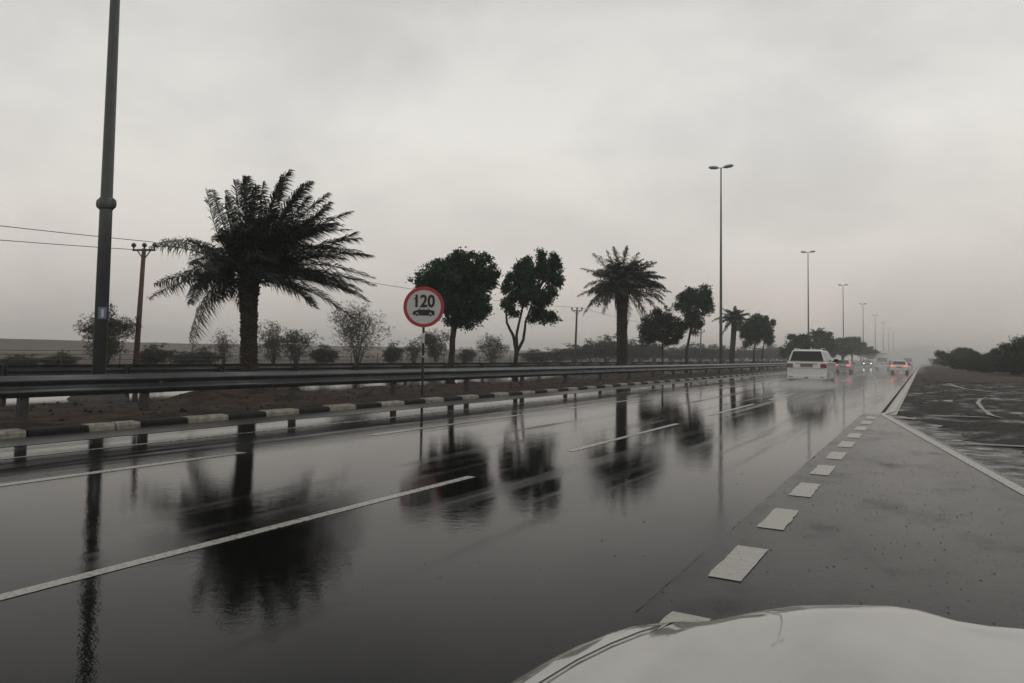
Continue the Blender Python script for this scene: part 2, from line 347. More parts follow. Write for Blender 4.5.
# puddles standing on the verge (thin irregular sheets of water)
def puddle(cx, cy, lx, ly, rot, seed):
    b = MB(); n = 44; ring = []
    for k in range(n):
        a = 2 * PI * k / n
        r = 1 + .45 * noise.noise(Vector((math.cos(a) * 1.4, math.sin(a) * 1.4, seed))) + .18 * noise.noise(Vector((math.cos(a) * 4, math.sin(a) * 4, seed + 9)))
        x, y = math.cos(a) * lx * r, math.sin(a) * ly * r
        ring.append((cx + x * math.cos(rot) - y * math.sin(rot), cy + x * math.sin(rot) + y * math.cos(rot)))
    z = .024
    b.add([(cx, cy, z)] + [(x, y, z) for x, y in ring], [(0, 1 + k, 1 + (k + 1) % n) for k in range(n)])
    o = b.build('puddle', M['puddle']); struct(o); return o
for i, (px, py, lx, ly, rt) in enumerate([(1015, 446, .9, .10, .05), (955, 416, .8, .13, .1), (948, 401, .15, .9, -.1), (905, 418, .25, .3, .2)]):
    g = at_z(px, py, .02); puddle(g.x, g.y, lx, ly, rt, i * 3.7)
def ribbon(pts_px, widths, seed):
    P_ = [at_z(x, y, .03) for x, y in pts_px]; b = MB(); fine = []
    for i in range(len(P_) - 1):
        for j in range(10): q = j / 10; fine.append((P_[i].lerp(P_[i + 1], q), widths[i] + (widths[i + 1] - widths[i]) * q))
    fine.append((P_[-1], widths[-1])); L_, R_ = [], []
    for i, (p, w_) in enumerate(fine):
        t_ = (fine[min(i + 1, len(fine) - 1)][0] - fine[max(i - 1, 0)][0]).normalized(); n_ = Vector((-t_.y, t_.x, 0))
        k1 = 1 + .6 * noise.noise(Vector((i * .35, seed, 0))); k2 = 1 + .6 * noise.noise(Vector((i * .35, seed + 7, 0)))
        L_.append(p + n_ * w_ * .5 * k1); R_.append(p - n_ * w_ * .5 * k2)
    for i in range(len(L_) - 1): b.quad(L_[i], R_[i], R_[i + 1], L_[i + 1])
    struct(b.build('puddle', M['puddle']))
ribbon([(987, 397), (980, 399), (978, 403), (983, 409), (991, 415), (1004, 418)], [.04, .11, .14, .10, .14, .03], 3)
ribbon([(947, 383), (955, 386), (966, 389), (990, 391.5), (1030, 394.5), (1060, 396)], [.05, .25, .12, .3, .2, .1], 9)
sheet('edge_crack', [(-1.07, 23.6), (-.98, 23.4), (-.98, 500), (-1.07, 500)], .005, M['soil'])

# painted lines, and one painted water streak
def strip(b, x0, y0, x1, y1, wd, z=.004, step=1.2):
    n = max(1, int((y1 - y0) / step))
    for i in range(n):
        a, c = y0 + (y1 - y0) * i / n, y0 + (y1 - y0) * (i + 1) / n
        xa, xc = x0 + (x1 - x0) * i / n, x0 + (x1 - x0) * (i + 1) / n
        b.quad((xa - wd / 2, a, z), (xa + wd / 2, a, z), (xc + wd / 2, c, z), (xc - wd / 2, c, z))
b = MB()
for k in range(0, 36):
    y0 = 2.3 + 9.02 * k
    strip(b, -4.9, y0 - .0, -4.9, y0 + 6.0, .12); strip(b, -8.85, y0 + .1, -8.85, y0 + 6.1, .16)
struct(b.build('lane_markings', M['line']))
b = MB(); strip(b, -10.9, -20, -10.9, 420, .10, step=3); struct(b.build('water_streak', M['streak_sheen']))  # bright water streak along the carriageway, its sheen painted as a pale strip
b = MB()
rk0 = random.Random(3)
for k in range(-2, 10):
    y0 = 5.42 + 1.82 * k
    j = random.uniform(-.03, .03)
    e_ = [(-1.322 + rk0.uniform(-.007, .007), y0 + j + 1.0 * q / 8) for q in range(9)]; f_ = [(-1.092 + rk0.uniform(-.007, .007), y0 + j - .02 + 1.0 * q / 8) for q in range(9)]
    for (p, q), (u, v) in zip(zip(e_, e_[1:]), zip(f_, f_[1:])): b.quad((*p, .009), (*u, .009), (*v, .009), (*q, .009))
struct(b.build('layby_dashes', M['dash']))
b = MB(); strip(b, edge_x(-6), -6, edge_x(23.9), 23.9, .15, .009, .8); strip(b, edge_x(23.9), 23.9, -.80, 25.5, .16, .009, .8); strip(b, -.80, 25.5, -.80, 420, .16, .009, 4)
struct(b.build('right_edge_line', M['line']))
b = MB(); 
cr_pts = [(-1.515, 4.5), (-1.51, 4.75), (-1.516, 5.1), (-1.508, 5.5), (-1.512, 5.8), (-1.507, 6.1)]
for (x0, y0), (x1, y1) in zip(cr_pts, cr_pts[1:]): b.quad((x0 - .006, y0, .0095), (x0 + .006, y0, .0095), (x1 + .003, y1, .0095), (x1 - .003, y1, .0095))
struct(b.build('asphalt_crack', M['black']))
b = MB(); gp = [(-12.15 + .10 * noise.noise(Vector((y_ * .35, 6, 0))) + .04 * noise.noise(Vector((y_ * 2.2, 1, 0))), y_) for y_ in [-20 + i * .45 for i in range(0, 700)]]
for p, q in zip(gp, gp[1:]): b.quad((-13.2, p[1], .005), (p[0], p[1], .005), (q[0], q[1], .005), (-13.2, q[1], .005))
struct(b.build('gutter_silt', M['gutter']))
# loose stones on the lay-by
b = MB()
rr = random.Random(4)
def pebble(b, x, y, z, s):
    vs = [(x + s * rr.uniform(.7, 1.3) * dx, y + s * rr.uniform(.7, 1.3) * dy, z + max(0, dz) * s * .4) for dx, dy, dz in ((1, 0, 0), (0, 1, 0), (-1, 0, 0), (0, -1, 0), (.1, .1, 1))]
    b.add(vs, [(0, 1, 4), (1, 2, 4), (2, 3, 4), (3, 0, 4)])
n = 0
while n < 1000:
    y = 3.0 + 15 * rr.random() ** 1.2; x = rr.uniform(-3.2, 2.6)
    if x > edge_x(y) + .4 or (x < -1.4 and rr.random() < .85): continue
    pebble(b, x, y, .005 if x > -1.5 else .001, rr.choice((.004, .005, .006, .007, .009, .012)) ); n += 1
tag(b.build('loose_gravel', M['rubble']), 'tiny dark loose stones scattered over the wet grey lay-by asphalt', 'gravel', kind='stuff')

# ------------------------------------------------------------------ median
def fz_med(x, y):
    z = .15 + .05 * noise.noise(Vector((x * .4, y * .3, 0))) + .05 * noise.noise(Vector((x * 1.3, y * 1.1, 4)))
    def heap(cx, cy, sx, sy, h): return h * math.exp(-((x - cx) / sx) ** 2 - ((y - cy) / sy) ** 4)
    z += heap(-18.2, 16.6, 1.7, 2.2, .32) + heap(-17.6, 26.5, 1.3, 1.2, .10) + heap(-18.5, 30, 1.4, 1.0, .12) + heap(-18, 10.8, 1.3, 1.1, .05)
    z += heap(-18.4, 23.6, 1.3, 1.5, .14) + heap(-18, 52, 2, 5, .2) + heap(-18, 80, 2, 6, .16) + heap(-18.4, 39, 1.6, 2, .12)
    wl = max(0, min(1, (-17.7 + .45 * noise.noise(Vector((y * .16, 2, 8))) - x) / 1.6)); wl = wl * wl * (3 - 2 * wl)
    wl *= 1 - .95 * max(0, min(1, (-26.6 - x) / 1.2))
    z -= .30 * wl
    for ty in (33.4, 40.5, 58.4, 69.1, 78.8, 19.9): z += .16 * wl * math.exp(-((x + 20.9) / .9) ** 2 - ((y - ty) / 1.3) ** 2)
    k = min(1, (x - -28.5) / 1.2, (-13.44 - x) / .4) if -28.5 < x < -13.44 else 0
    return -.02 + (z + .02) * max(0, k) if x < -13.9 else .13 + (z - .13) * max(0, k)
sheet('flood_water', [(-28.3, -30), (-17.0, -30), (-17.0, 1200), (-28.3, 1200)], .035, M['water'])
height_grid('median_soil', frange(-28.5, -13.44, 38), [*frange(-30, 70, 201), *frange(70.5, 1200, 130, 1.6)], fz_med, M['soil'])
b = MB(); rc = random.Random(9)
for _ in range(1500):
    y_ = 5 + 55 * rc.random() ** 1.5; x_ = rc.uniform(-18.5, -13.7); z_ = fz_med(x_, y_)
    if z_ < .06: continue
    s_ = rc.choice((.015, .02, .03, .045, .07)) ; vs = [(x_ + s_ * rc.uniform(.6, 1.3) * dx, y_ + s_ * rc.uniform(.6, 1.3) * dy, z_ - .01 + max(0, dz) * s_ * rc.uniform(.6, 1.1)) for dx, dy, dz in ((1, 0, 0), (.3, .9, 0), (-.8, .6, 0), (-.9, -.5, 0), (.2, -1, 0), (.1, .1, 1))]
    b.add(vs, [(0, 1, 5), (1, 2, 5), (2, 3, 5), (3, 4, 5), (4, 0, 5)])
tag(b.build('soil_clods', M['soil']), 'small clods and stones strewn over the brown soil behind the kerb', 'clods', kind='stuff')
b = MB(); y = 7.84 - 2.14 * 8; k = 0
rk = random.Random(2)
while y < 420:
    ln = 1.069
    dx = rk.uniform(-.012, .012); dz = rk.uniform(-.008, .008); g = rk.uniform(.006, .02)
    prof = [(0, -.02), (.005, .075), (.03, .115), (.26, .13), (.26, -.02)]
    if abs(y - (7.84 + 1.069)) < .1:          # this white stone is cracked in two
        segs = [(y + g, y + .52), (y + .55, y + ln - g)]
    else: segs = [(y + g, y + ln - g)]
    for a, c in segs:
        vs = [(-13.2 - p + dx, a, z + dz) for p, z in prof] + [(-13.2 - p + dx, c, z + dz) for p, z in prof]
        b.add(vs, [(i, (i + 1) % 5, 5 + (i + 1) % 5, 5 + i) for i in range(5)] + [(4, 3, 2, 1, 0), (5, 6, 7, 8, 9)], 1 if k % 2 == 0 else 0)
    y += ln; k += 1
struct(b.build('kerb', [M['kerb_white'], M['kerb_black']]))
b = MB(); y = -30; k = 0
while y < 300:
    b.box((-28.66, y + 1.07, .07), (.24, 2.1, .17), mi=k % 2); y += 2.14; k += 1
struct(b.build('opposite_kerb', [M['kerb_white'], M['kerb_black']]))

def guardrail(X, side, ys_posts, y0, y1, ztop, label, zpost):
    t = thing('guardrail', label, 'guardrail', (X, y0, 0), group='guardrails along the median')
    b = MB()
    H = .42; prof = []
    for i in range(25):                       # triple-wave beam section
        q = i / 24; wv = .5 - .5 * math.cos(q * 2 * PI * 2)
        prof.append((side * (.075 * wv), ztop - q * H))
    prof = [(side * -.012, ztop - .004)] + prof + [(side * -.012, ztop - H + .004)]
    seg = [y0 + i * (y1 - y0) / 60 for i in range(61)]
    jn = [11.4 + .35 + 4.54 * i for i in range(-4, 63)]; seg = sorted([q for j_ in jn for q in (j_ - 2.2, j_ - .001, j_ + .001) if y0 < q < y1] + [y0, y1])
    n = len(prof)
    for j, y in enumerate(seg):
        wob = .006 * noise.noise(Vector((y * .25, X, 0)))
        for px, pz in prof: b.v.append((X + side * (.10 + .012 * (((y - 11.75) / 4.54) % 1.0)) + px, y, pz + wob - .004 * (((y - 11.75) / 4.54) % 1.0)))
    for j in range(len(seg) - 1):
        for i in range(n - 1):
            k = j * n + i; b.f.append((k, k + 1, k + n + 1, k + n)); b.m.append(0)
    o = b.build('beam', M['galv'] if side > 0 else M['galv_dark'], t, off=(X, y0, 0), smooth=True)
    so_ = o.modifiers.new('s', 'SOLIDIFY'); so_.thickness = .006
    for y in ys_posts:
        b = MB(); zb = zpost(y)
        # C-section post, flange towards the beam
        b.box((X + side * .02, y, (zb + ztop - .03) / 2), (.012, .14, ztop - .03 - zb)); b.box((X - side * .05, y - .07, (zb + ztop - .03) / 2), (.14, .010, ztop - .03 - zb)); b.box((X - side * .05, y + .07, (zb + ztop - .03) / 2), (.14, .010, ztop - .03 - zb))
        b.box((X + side * .058, y, ztop - .21), (.064, .11, .26))
        b.build('post', M['post'], t, off=(X, y0, 0))
    return t
posts = [8.80] + [11.40 + 4.54 * i for i in range(-3, 0) if i != -1] + [11.40 + 4.54 * i for i in range(0, 62)]
near_rail = guardrail(-15.0, 1, sorted(posts), -6, 300, .97, 'near grey steel guardrail on stubby posts just behind the striped kerb', lambda y: -.02)
bb = MB(); g = at_x(161, 381, -14.85); bb.disc_y((-14.87, g.y, g.z), .035, .02, 12, 'x')
bb.build('reflector', M['signr'], near_rail, off=(-15, -6, 0))
far_rail = guardrail(-27.0, -1, [15.1 + 4.54 * i for i in range(-5, 62)], -6, 300, .90, 'far dark guardrail behind the trees, beside the opposite carriageway', lambda y: -.02)

# ------------------------------------------------------------------ dunes, fence
def fz_dune(x, y):
    k = max(0, 1 - abs(x + 318) / 26) if x > -318 else max(0, 1 - abs(x + 318) / 60)
    k = k * k * (3 - 2 * k)
    return -.1 + (5.0 + 1.2 * noise.noise(Vector((y * .006, 1, 0))) + .35 * noise.noise(Vector((y * .04, x * .04, 5)))) * k
height_grid('dunes', frange(-380, -290, 24), frange(-250, 1500, 160), fz_dune, M['sand'])
def fence(X, y0, y1, step):
    t = thing('wire_fence', 'thin post and wire fence along the far side of the opposite carriageway', 'fence', (X, y0, 0))
    y = y0
    k = 0
    while y <= y1:
        b = MB(); h_ = 1.35 + .1 * rk.random(); b.tube([(X, y, -.05), (X + rk.uniform(-.04, .04), y + rk.uniform(-.05, .05), h_)], .04, 6)
        b.build('post', M['greywood'], t, off=(X, y0, 0)); y += step; k += 1
    b = MB()
    for z in (.35, .7, 1.05, 1.3):
        b.tube([(X, y0 + (y1 - y0) * i / 30, z + .02 * math.sin(i)) for i in range(31)], .018, 4)
    b.build('wires', M['greywood'], t, off=(X, y0, 0))
fence(-50, -2, 150, 4.2)

# ------------------------------------------------------------------ street lamps
def make_lamp(Y, label, detail=False, X=-21):
    zb = fz_med(X, Y) - .03
    t = thing('street_lamp', label, 'street lamp', (X, Y, zb), group='tall twin head lamps down the median')
    b = MB(); HT = 24.0 - zb
    b.tube([(0, 0, 0), (0, 0, 5.85), (0, 0, 6.0), (0, 0, 14), (0, 0, HT)], [.195, .172, .165, .125, .075], 16)
    b.build('pole', M['lamp'], t, smooth=True)
    b = MB(); b.tube([(0, 0, 5.72), (0, 0, 5.76), (0, 0, 6.0), (0, 0, 6.04)], [.19, .215, .215, .19], 16)
    if detail:
        for s in (-1, 1): b.tube([right * (s * .17) + Vector((0, 0, 5.72)), right * (s * .22) + Vector((0, 0, 5.80)), right * (s * .215) + Vector((0, 0, 5.88)), right * (s * .22) + Vector((0, 0, 5.97)), right * (s * .17) + Vector((0, 0, 6.04))], [.03, .065, .08, .065, .03], 10)
    b.build('collar', M['lamp'], t, smooth=True)
    b = MB(); b.add([(x * sx, y * sx, z) for z, sx in ((-.15, 1), (.22, .80), (.50, .50)) for x, y in ((-.72, -.72), (.72, -.72), (.72, .72), (-.72, .72))],
                    [(0, 1, 5, 4), (1, 2, 6, 5), (2, 3, 7, 6), (3, 0, 4, 7), (4, 5, 9, 8), (5, 6, 10, 9), (6, 7, 11, 10), (7, 4, 8, 11), (8, 9, 10, 11)])
    b.build('base', M['concrete'], t, bevel=.02)
    b = MB(); b.tube([(-.34, 0, HT + .03), (0, 0, HT), (.34, 0, HT + .03)], .045, 8); b.build('bracket', M['lamp'], t, smooth=True)
    for s in (-1, 1):
        b = MB(); rings = []
        for q, wq, hq in ((0, .12, .10), (.10, .26, .20), (.5, .34, .26), (.85, .30, .20), (1.0, .16, .08)):
            cx_ = s * (.28 + 1.18 * q); cz = HT + .02 + .13 * q
            rings.append([(cx_, wq * math.cos(a), cz + hq * (math.sin(a) if math.sin(a) > 0 else .45 * math.sin(a))) for a in [2 * PI * k / 14 for k in range(14)]])
        for r_ in rings: b.v += r_
        for j in range(4):
            for k in range(14): b.f.append((j * 14 + k, j * 14 + (k + 1) % 14, (j + 1) * 14 + (k + 1) % 14, (j + 1) * 14 + k)); b.m.append(0)
        b.f.append(tuple(range(14))); b.m.append(0); b.f.append(tuple(4 * 14 + k for k in range(14))); b.m.append(0)
        hd = b.build('lamp_head', M['lamp_head'], t, smooth=True)
        b = MB(); b.add([(s * .55, -.2, HT - .07), (s * 1.25, -.2, HT + .0), (s * 1.25, .2, HT + .0), (s * .55, .2, HT - .07)], [(0, 1, 2, 3)])
        l_ = b.build('lens', M['lens'], hd)
    return t
ys_l = [14.4, 92.6, 172.0, 252.7, 341, 429.5, 518, 606, 694]
words = ['nearest tall lamp post with swollen collar and small blue plate, its head out of view', 'second tall twin head lamp, slim and full height, just left of the small young palm', 'third twin head lamp down the median, above the white four wheel drive',
         'fourth twin head lamp down the median, just past the far tree clump', 'fifth twin head lamp down the median, fading into the haze', 'sixth twin head lamp down the median, thin grey in haze',
         'seventh twin head lamp down the median, faint in haze', 'eighth twin head lamp down the median, barely visible in haze', 'ninth and farthest twin head lamp, almost lost in the haze']
lamps = []
l1 = make_lamp(ys_l[0], words[0], True)
g = at_x(102.5, 313, -20.82)
b = MB(); d = Vector((-g.x + 0, -g.y, 0)).normalized(); perp = Vector((-d.y, d.x, 0))
o_ = Vector((-21, 14.4, 0)) + d * .192 + perp * .02
bz = g.z
pl = MB(); pl.add([o_ + perp * s * .11 + Vector((0, 0, z)) + d * k for z in (bz - .17, bz + .17) for s in (-1, 1) for k in (0, .012)], [(0, 1, 3, 2), (4, 5, 7, 6), (0, 1, 5, 4), (2, 3, 7, 6), (1, 3, 7, 5), (0, 2, 6, 4)])
plate = pl.build('number_plate', M['blue'], l1, off=l1.location)
pl = MB(); pl.add([o_ + perp * s * .035 + d * .014 + Vector((0, 0, z)) for z in (bz - .12, bz + .11) for s in (-1, 1)], [(0, 1, 3, 2)])
pl.build('print', M['white_trim'], plate, off=l1.location)
proto = make_lamp(ys_l[1], words[1])
for i, yy in enumerate(ys_l[2:]):
    c = copy_tree(proto); c.location = (-21, yy, fz_med(-21, yy) - .03); c.scale = (1, 1, .987); relabel(c, words[i + 2])

# ------------------------------------------------------------------ speed sign
gs = at_x(424, 307, -13.85)
sg = thing('speed_limit_sign', 'round red rimmed 120 speed limit sign with a black car symbol on a striped post', 'road sign', (-13.85, gs.y, .15))
ROT = math.atan2(gs.y, gs.x) + PI / 2 + R(14)    # sign face turned slightly towards oncoming traffic
ROT = R(28)
SM = Matrix.Rotation(ROT, 4, 'Z')
def local_build(mb, name, m, parent, M4, **k):
    mb.v = [tuple(M4 @ Vector(p)) for p in mb.v]; return mb.build(name, m, parent, **k)
cz = gs.z - .15
def ngon_disc(r0, r1, y0, y1, n=64):
    b = MB()
    for k in range(n):
        a0, a1 = 2 * PI * k / n, 2 * PI * (k + 1) / n
        def P(r, a, y): return (r * math.cos(a), y, cz + r * math.sin(a))
        b.quad(P(r1, a0, y0), P(r1, a1, y0), P(r1, a1, y1), P(r1, a0, y1))
        b.quad(P(r0, a0, y0), P(r1, a0, y0), P(r1, a1, y0), P(r0, a1, y0))
        b.quad(P(r0, a0, y1), P(r1, a0, y1), P(r1, a1, y1), P(r0, a1, y1))
    return b
RS = .64
bk = ngon_disc(0.0, RS - .01, -.06, -.045); face = local_build(bk, 'face', M['signw'], sg, SM)
rg = ngon_disc(RS * .835, RS, -.066, -.043); local_build(rg, 'rim', M['signr'], face, SM)
txt = bpy.data.curves.new('number', 'FONT'); txt.body = '120'; txt.size = .47; txt.align_x = 'CENTER'; txt.align_y = 'CENTER'; txt.offset = .016; txt.extrude = .001; txt.space_character = 1.02
to = bpy.data.objects.new('digits', txt); col.objects.link(to); 
dg = bpy.context.evaluated_depsgraph_get(); mt = bpy.data.meshes.new_from_object(to.evaluated_get(dg)); bpy.data.objects.remove(to)
mt.materials.clear(); mt.materials.append(M['black'])
mt.transform(SM @ Matrix.Translation((0, -.068, cz + .165)) @ Matrix.Rotation(R(90), 4, 'X') @ Matrix.Scale(.96, 4, (1, 0, 0)) @ Matrix.Scale(1.12, 4, (0, 1, 0)))
to = bpy.data.objects.new('digits', mt); col.objects.link(to); to.parent = face
# black side view of a saloon car, facing left
sil = [(-.345, .01), (-.335, .06), (-.27, .085), (-.17, .10), (-.08, .165), (.09, .165), (.20, .10), (.33, .085), (.345, .03), (.33, 0), (.265, -.005), (.255, .035), (.215, .055), (.175, .035), (.165, -.01), (-.155, -.01), (-.165, .035), (-.205, .055), (-.245, .035), (-.255, -.005)]
cb = MB(); sil = [(x, z * 1.6) for x, z in sil]; n = len(sil)
cb.add([(x, -.0685, cz - .255 + z) for x, z in sil] + [(x, -.0605, cz - .255 + z) for x, z in sil], [tuple(range(n)), tuple(range(2 * n - 1, n - 1, -1))] + [(i, (i + 1) % n, n + (i + 1) % n, n + i) for i in range(n)])
for wx in (-.205, .215):
    cb.add([(wx + .038 * math.cos(2 * PI * k / 14), -.0685, cz - .255 + .004 + .038 * math.sin(2 * PI * k / 14)) for k in range(14)], [tuple(range(14))])
sil_done = True
carsym = local_build(cb, 'car_symbol', M['black'], face, SM)
fb = MB(); fb.quad((-.302, -.0685, cz + .262), (-.302, -.0685, cz + .218), (-.232, -.0685, cz + .275), (-.232, -.0685, cz + .335)); local_build(fb, 'digit_flag', M['black'], face, SM)
wb = MB()
for pts_ in ([(-.135, .105), (-.065, .15), (-.005, .15), (-.005, .105)], [(.015, .105), (.015, .15), (.085, .15), (.16, .105)]):
    wb.add([(x, -.0705, cz - .255 + z * 1.6) for x, z in pts_], [(0, 1, 2, 3)])
local_build(wb, 'car_windows', M['signw'], carsym, SM)
pb = MB(); zt = cz + .45; npz = 8
lo = -.2; sl = []
bands = [(-.25, 1.22, 1), (1.22, 1.26, 0), (1.26, 1.66, 1), (1.66, 1.98, 0), (1.98, 2.28, 1), (2.28, zt, 0)]
for a, c, k in bands: pb.tube([(0, 0, a), (0, 0, c)], .038, 12, mi=k, cap=False)
local_build(pb, 'pole', [M['signw'], M['black']], sg, SM)
br = MB(); br.box((0, -.035, cz + .25), (.5, .03, .05)); br.box((0, -.035, cz - .25), (.5, .03, .05)); local_build(br, 'bracket', M['galv_dark'], sg, SM)

# ------------------------------------------------------------------ utility poles and wires
UX = -45
def upole(Y, ztop, m, label, X=UX, arm=.78):
    t = thing('utility_pole', label, 'utility pole', (X, Y, -.1), group='wooden power line poles beyond the opposite carriageway')
    b = MB(); b.tube([(-.22, -.12, 0), (0, 0, ztop + .1)], [.19, .13], 12); b.build('pole', m, t, smooth=True)
    b = MB(); ad = Vector((right.x, right.y, 0)).normalized() if False else Vector((.93, .36, 0)).normalized()
    b.tube([ad * -arm + Vector((0, 0, ztop)), ad * arm + Vector((0, 0, ztop))], .07, 6)
    b.tube([ad * -.62 * arm + Vector((0, 0, ztop)), Vector((0, 0, ztop - .65))], .04, 5); b.tube([ad * .62 * arm + Vector((0, 0, ztop)), Vector((0, 0, ztop - .65))], .04, 5)
    b.build('crossarm', M['greywood'], t)
    for s in (-1, 0.03, 1):
        b = MB(); c = ad * (s * arm * .93) + Vector((0, 0, ztop + .05))
        b.tube([c, c + Vector((0, 0, .12)), c + Vector((0, 0, .2)), c + Vector((0, 0, .34)), c + Vector((0, 0, .42))], [.04, .05, .15, .15, .05], 10); b.build('insulator', M['ins'], t, smooth=True)
    return t
P1, P2, P3 = at_x(141, 370, UX).y, at_x(576.5, 355, UX).y, at_x(701, 355, UX).y
P1 = at_x(144, 250, UX).y
up1 = upole(P1, 8.05, M['wood'], 'reddish brown utility pole with three insulators, just left of the big windswept palm')
up2 = upole(P2, 8.15, M['greywood'], 'hazy utility pole standing left of the second palm')
up3 = upole(P3, 7.4, M['greywood'], 'small faint utility pole among the bushes beside the second street lamp')
def wire(name, label, y0, z0, y1, z1, sag, dx):
    b = MB(); n = 28
    b.tube([(UX + dx, y0 + (y1 - y0) * i / n, z0 + (z1 - z0) * i / n - sag * 4 * (i / n) * (1 - i / n)) for i in range(n + 1)], .022, 5, cap=False)
    tag(b.build(name, M['wire'], off=(UX + dx, y0, z0)), label, 'power line', 'overhead wires between the utility poles').location = (UX + dx, y0, z0)
wire('power_line', 'upper overhead wire running off to the left from the reddish utility pole', P1 - 74, 9.2, P1, 8.45, 1.1, .7)
wire('power_line', 'lower fainter overhead wire running off to the left from the reddish utility pole', P1 - 74, 7.3, P1, 8.0, 1.1, -.7)
wire('power_line', 'overhead wire sagging behind the palm towards the sign and middle utility pole', P1, 8.45, P2, 8.5, .75, .7)
wire('power_line', 'overhead wire passing behind the second palm between the two farther poles', P2, 8.5, P3, 7.8, .8, .7)

# ------------------------------------------------------------------ vegetation
def frond(b, bs, P0, P1_, P2_, nl=46, ll=.62, wd=.032, rw=.028, rng=random, mi=0, wind=Vector((0, 0, 0))):
    P0, P1_, P2_ = Vector(P0), Vector(P1_), Vector(P2_)
    pts = []
    for i in range(13):
        t = i / 12; pts.append((1 - t) ** 2 * P0 + 2 * t * (1 - t) * P1_ + t * t * P2_)
    bs.tube(pts, [rw * (1 - .85 * i / 12) for i in range(13)], 4, mi=mi, cap=False)
    for i in range(nl):
        t = .16 + .84 * (i + rng.random() * .6) / nl
        p = (1 - t) ** 2 * P0 + 2 * t * (1 - t) * P1_ + t * t * P2_
        tg = (2 * (1 - t) * (P1_ - P0) + 2 * t * (P2_ - P1_)).normalized()
        sd_ = tg.cross(Vector((0, 0, 1)));
        if sd_.length < .15: sd_ = tg.cross(Vector((.6, .8, 0)))
        sd_.normalize(); nu = sd_.cross(tg).normalized()
        l_ = ll * (math.sin(PI * min(1, .12 + t * .88) ** .8) * .75 + .28) * rng.uniform(.8, 1.1)
        if t > .93: l_ *= .8
        for s in (-1, 1):
            d = (tg * rng.uniform(.45, .75) + sd_ * s * rng.uniform(.65, .95) + nu * rng.uniform(-.35, .6) + wind * .62).normalized()
            e1 = p + d * l_ * .55; e2 = p + d * l_ + Vector((0, 0, -.34 * l_)) + wind * .1
            side = d.cross(nu).normalized() * wd
            if rng.random() < .5: side = (side + nu * wd * .8).normalized() * wd
            b.add([p - side * .6, p + side * .6, e1 + side, e1 - side, e2], [(0, 1, 2, 3), (3, 2, 4)], mi)
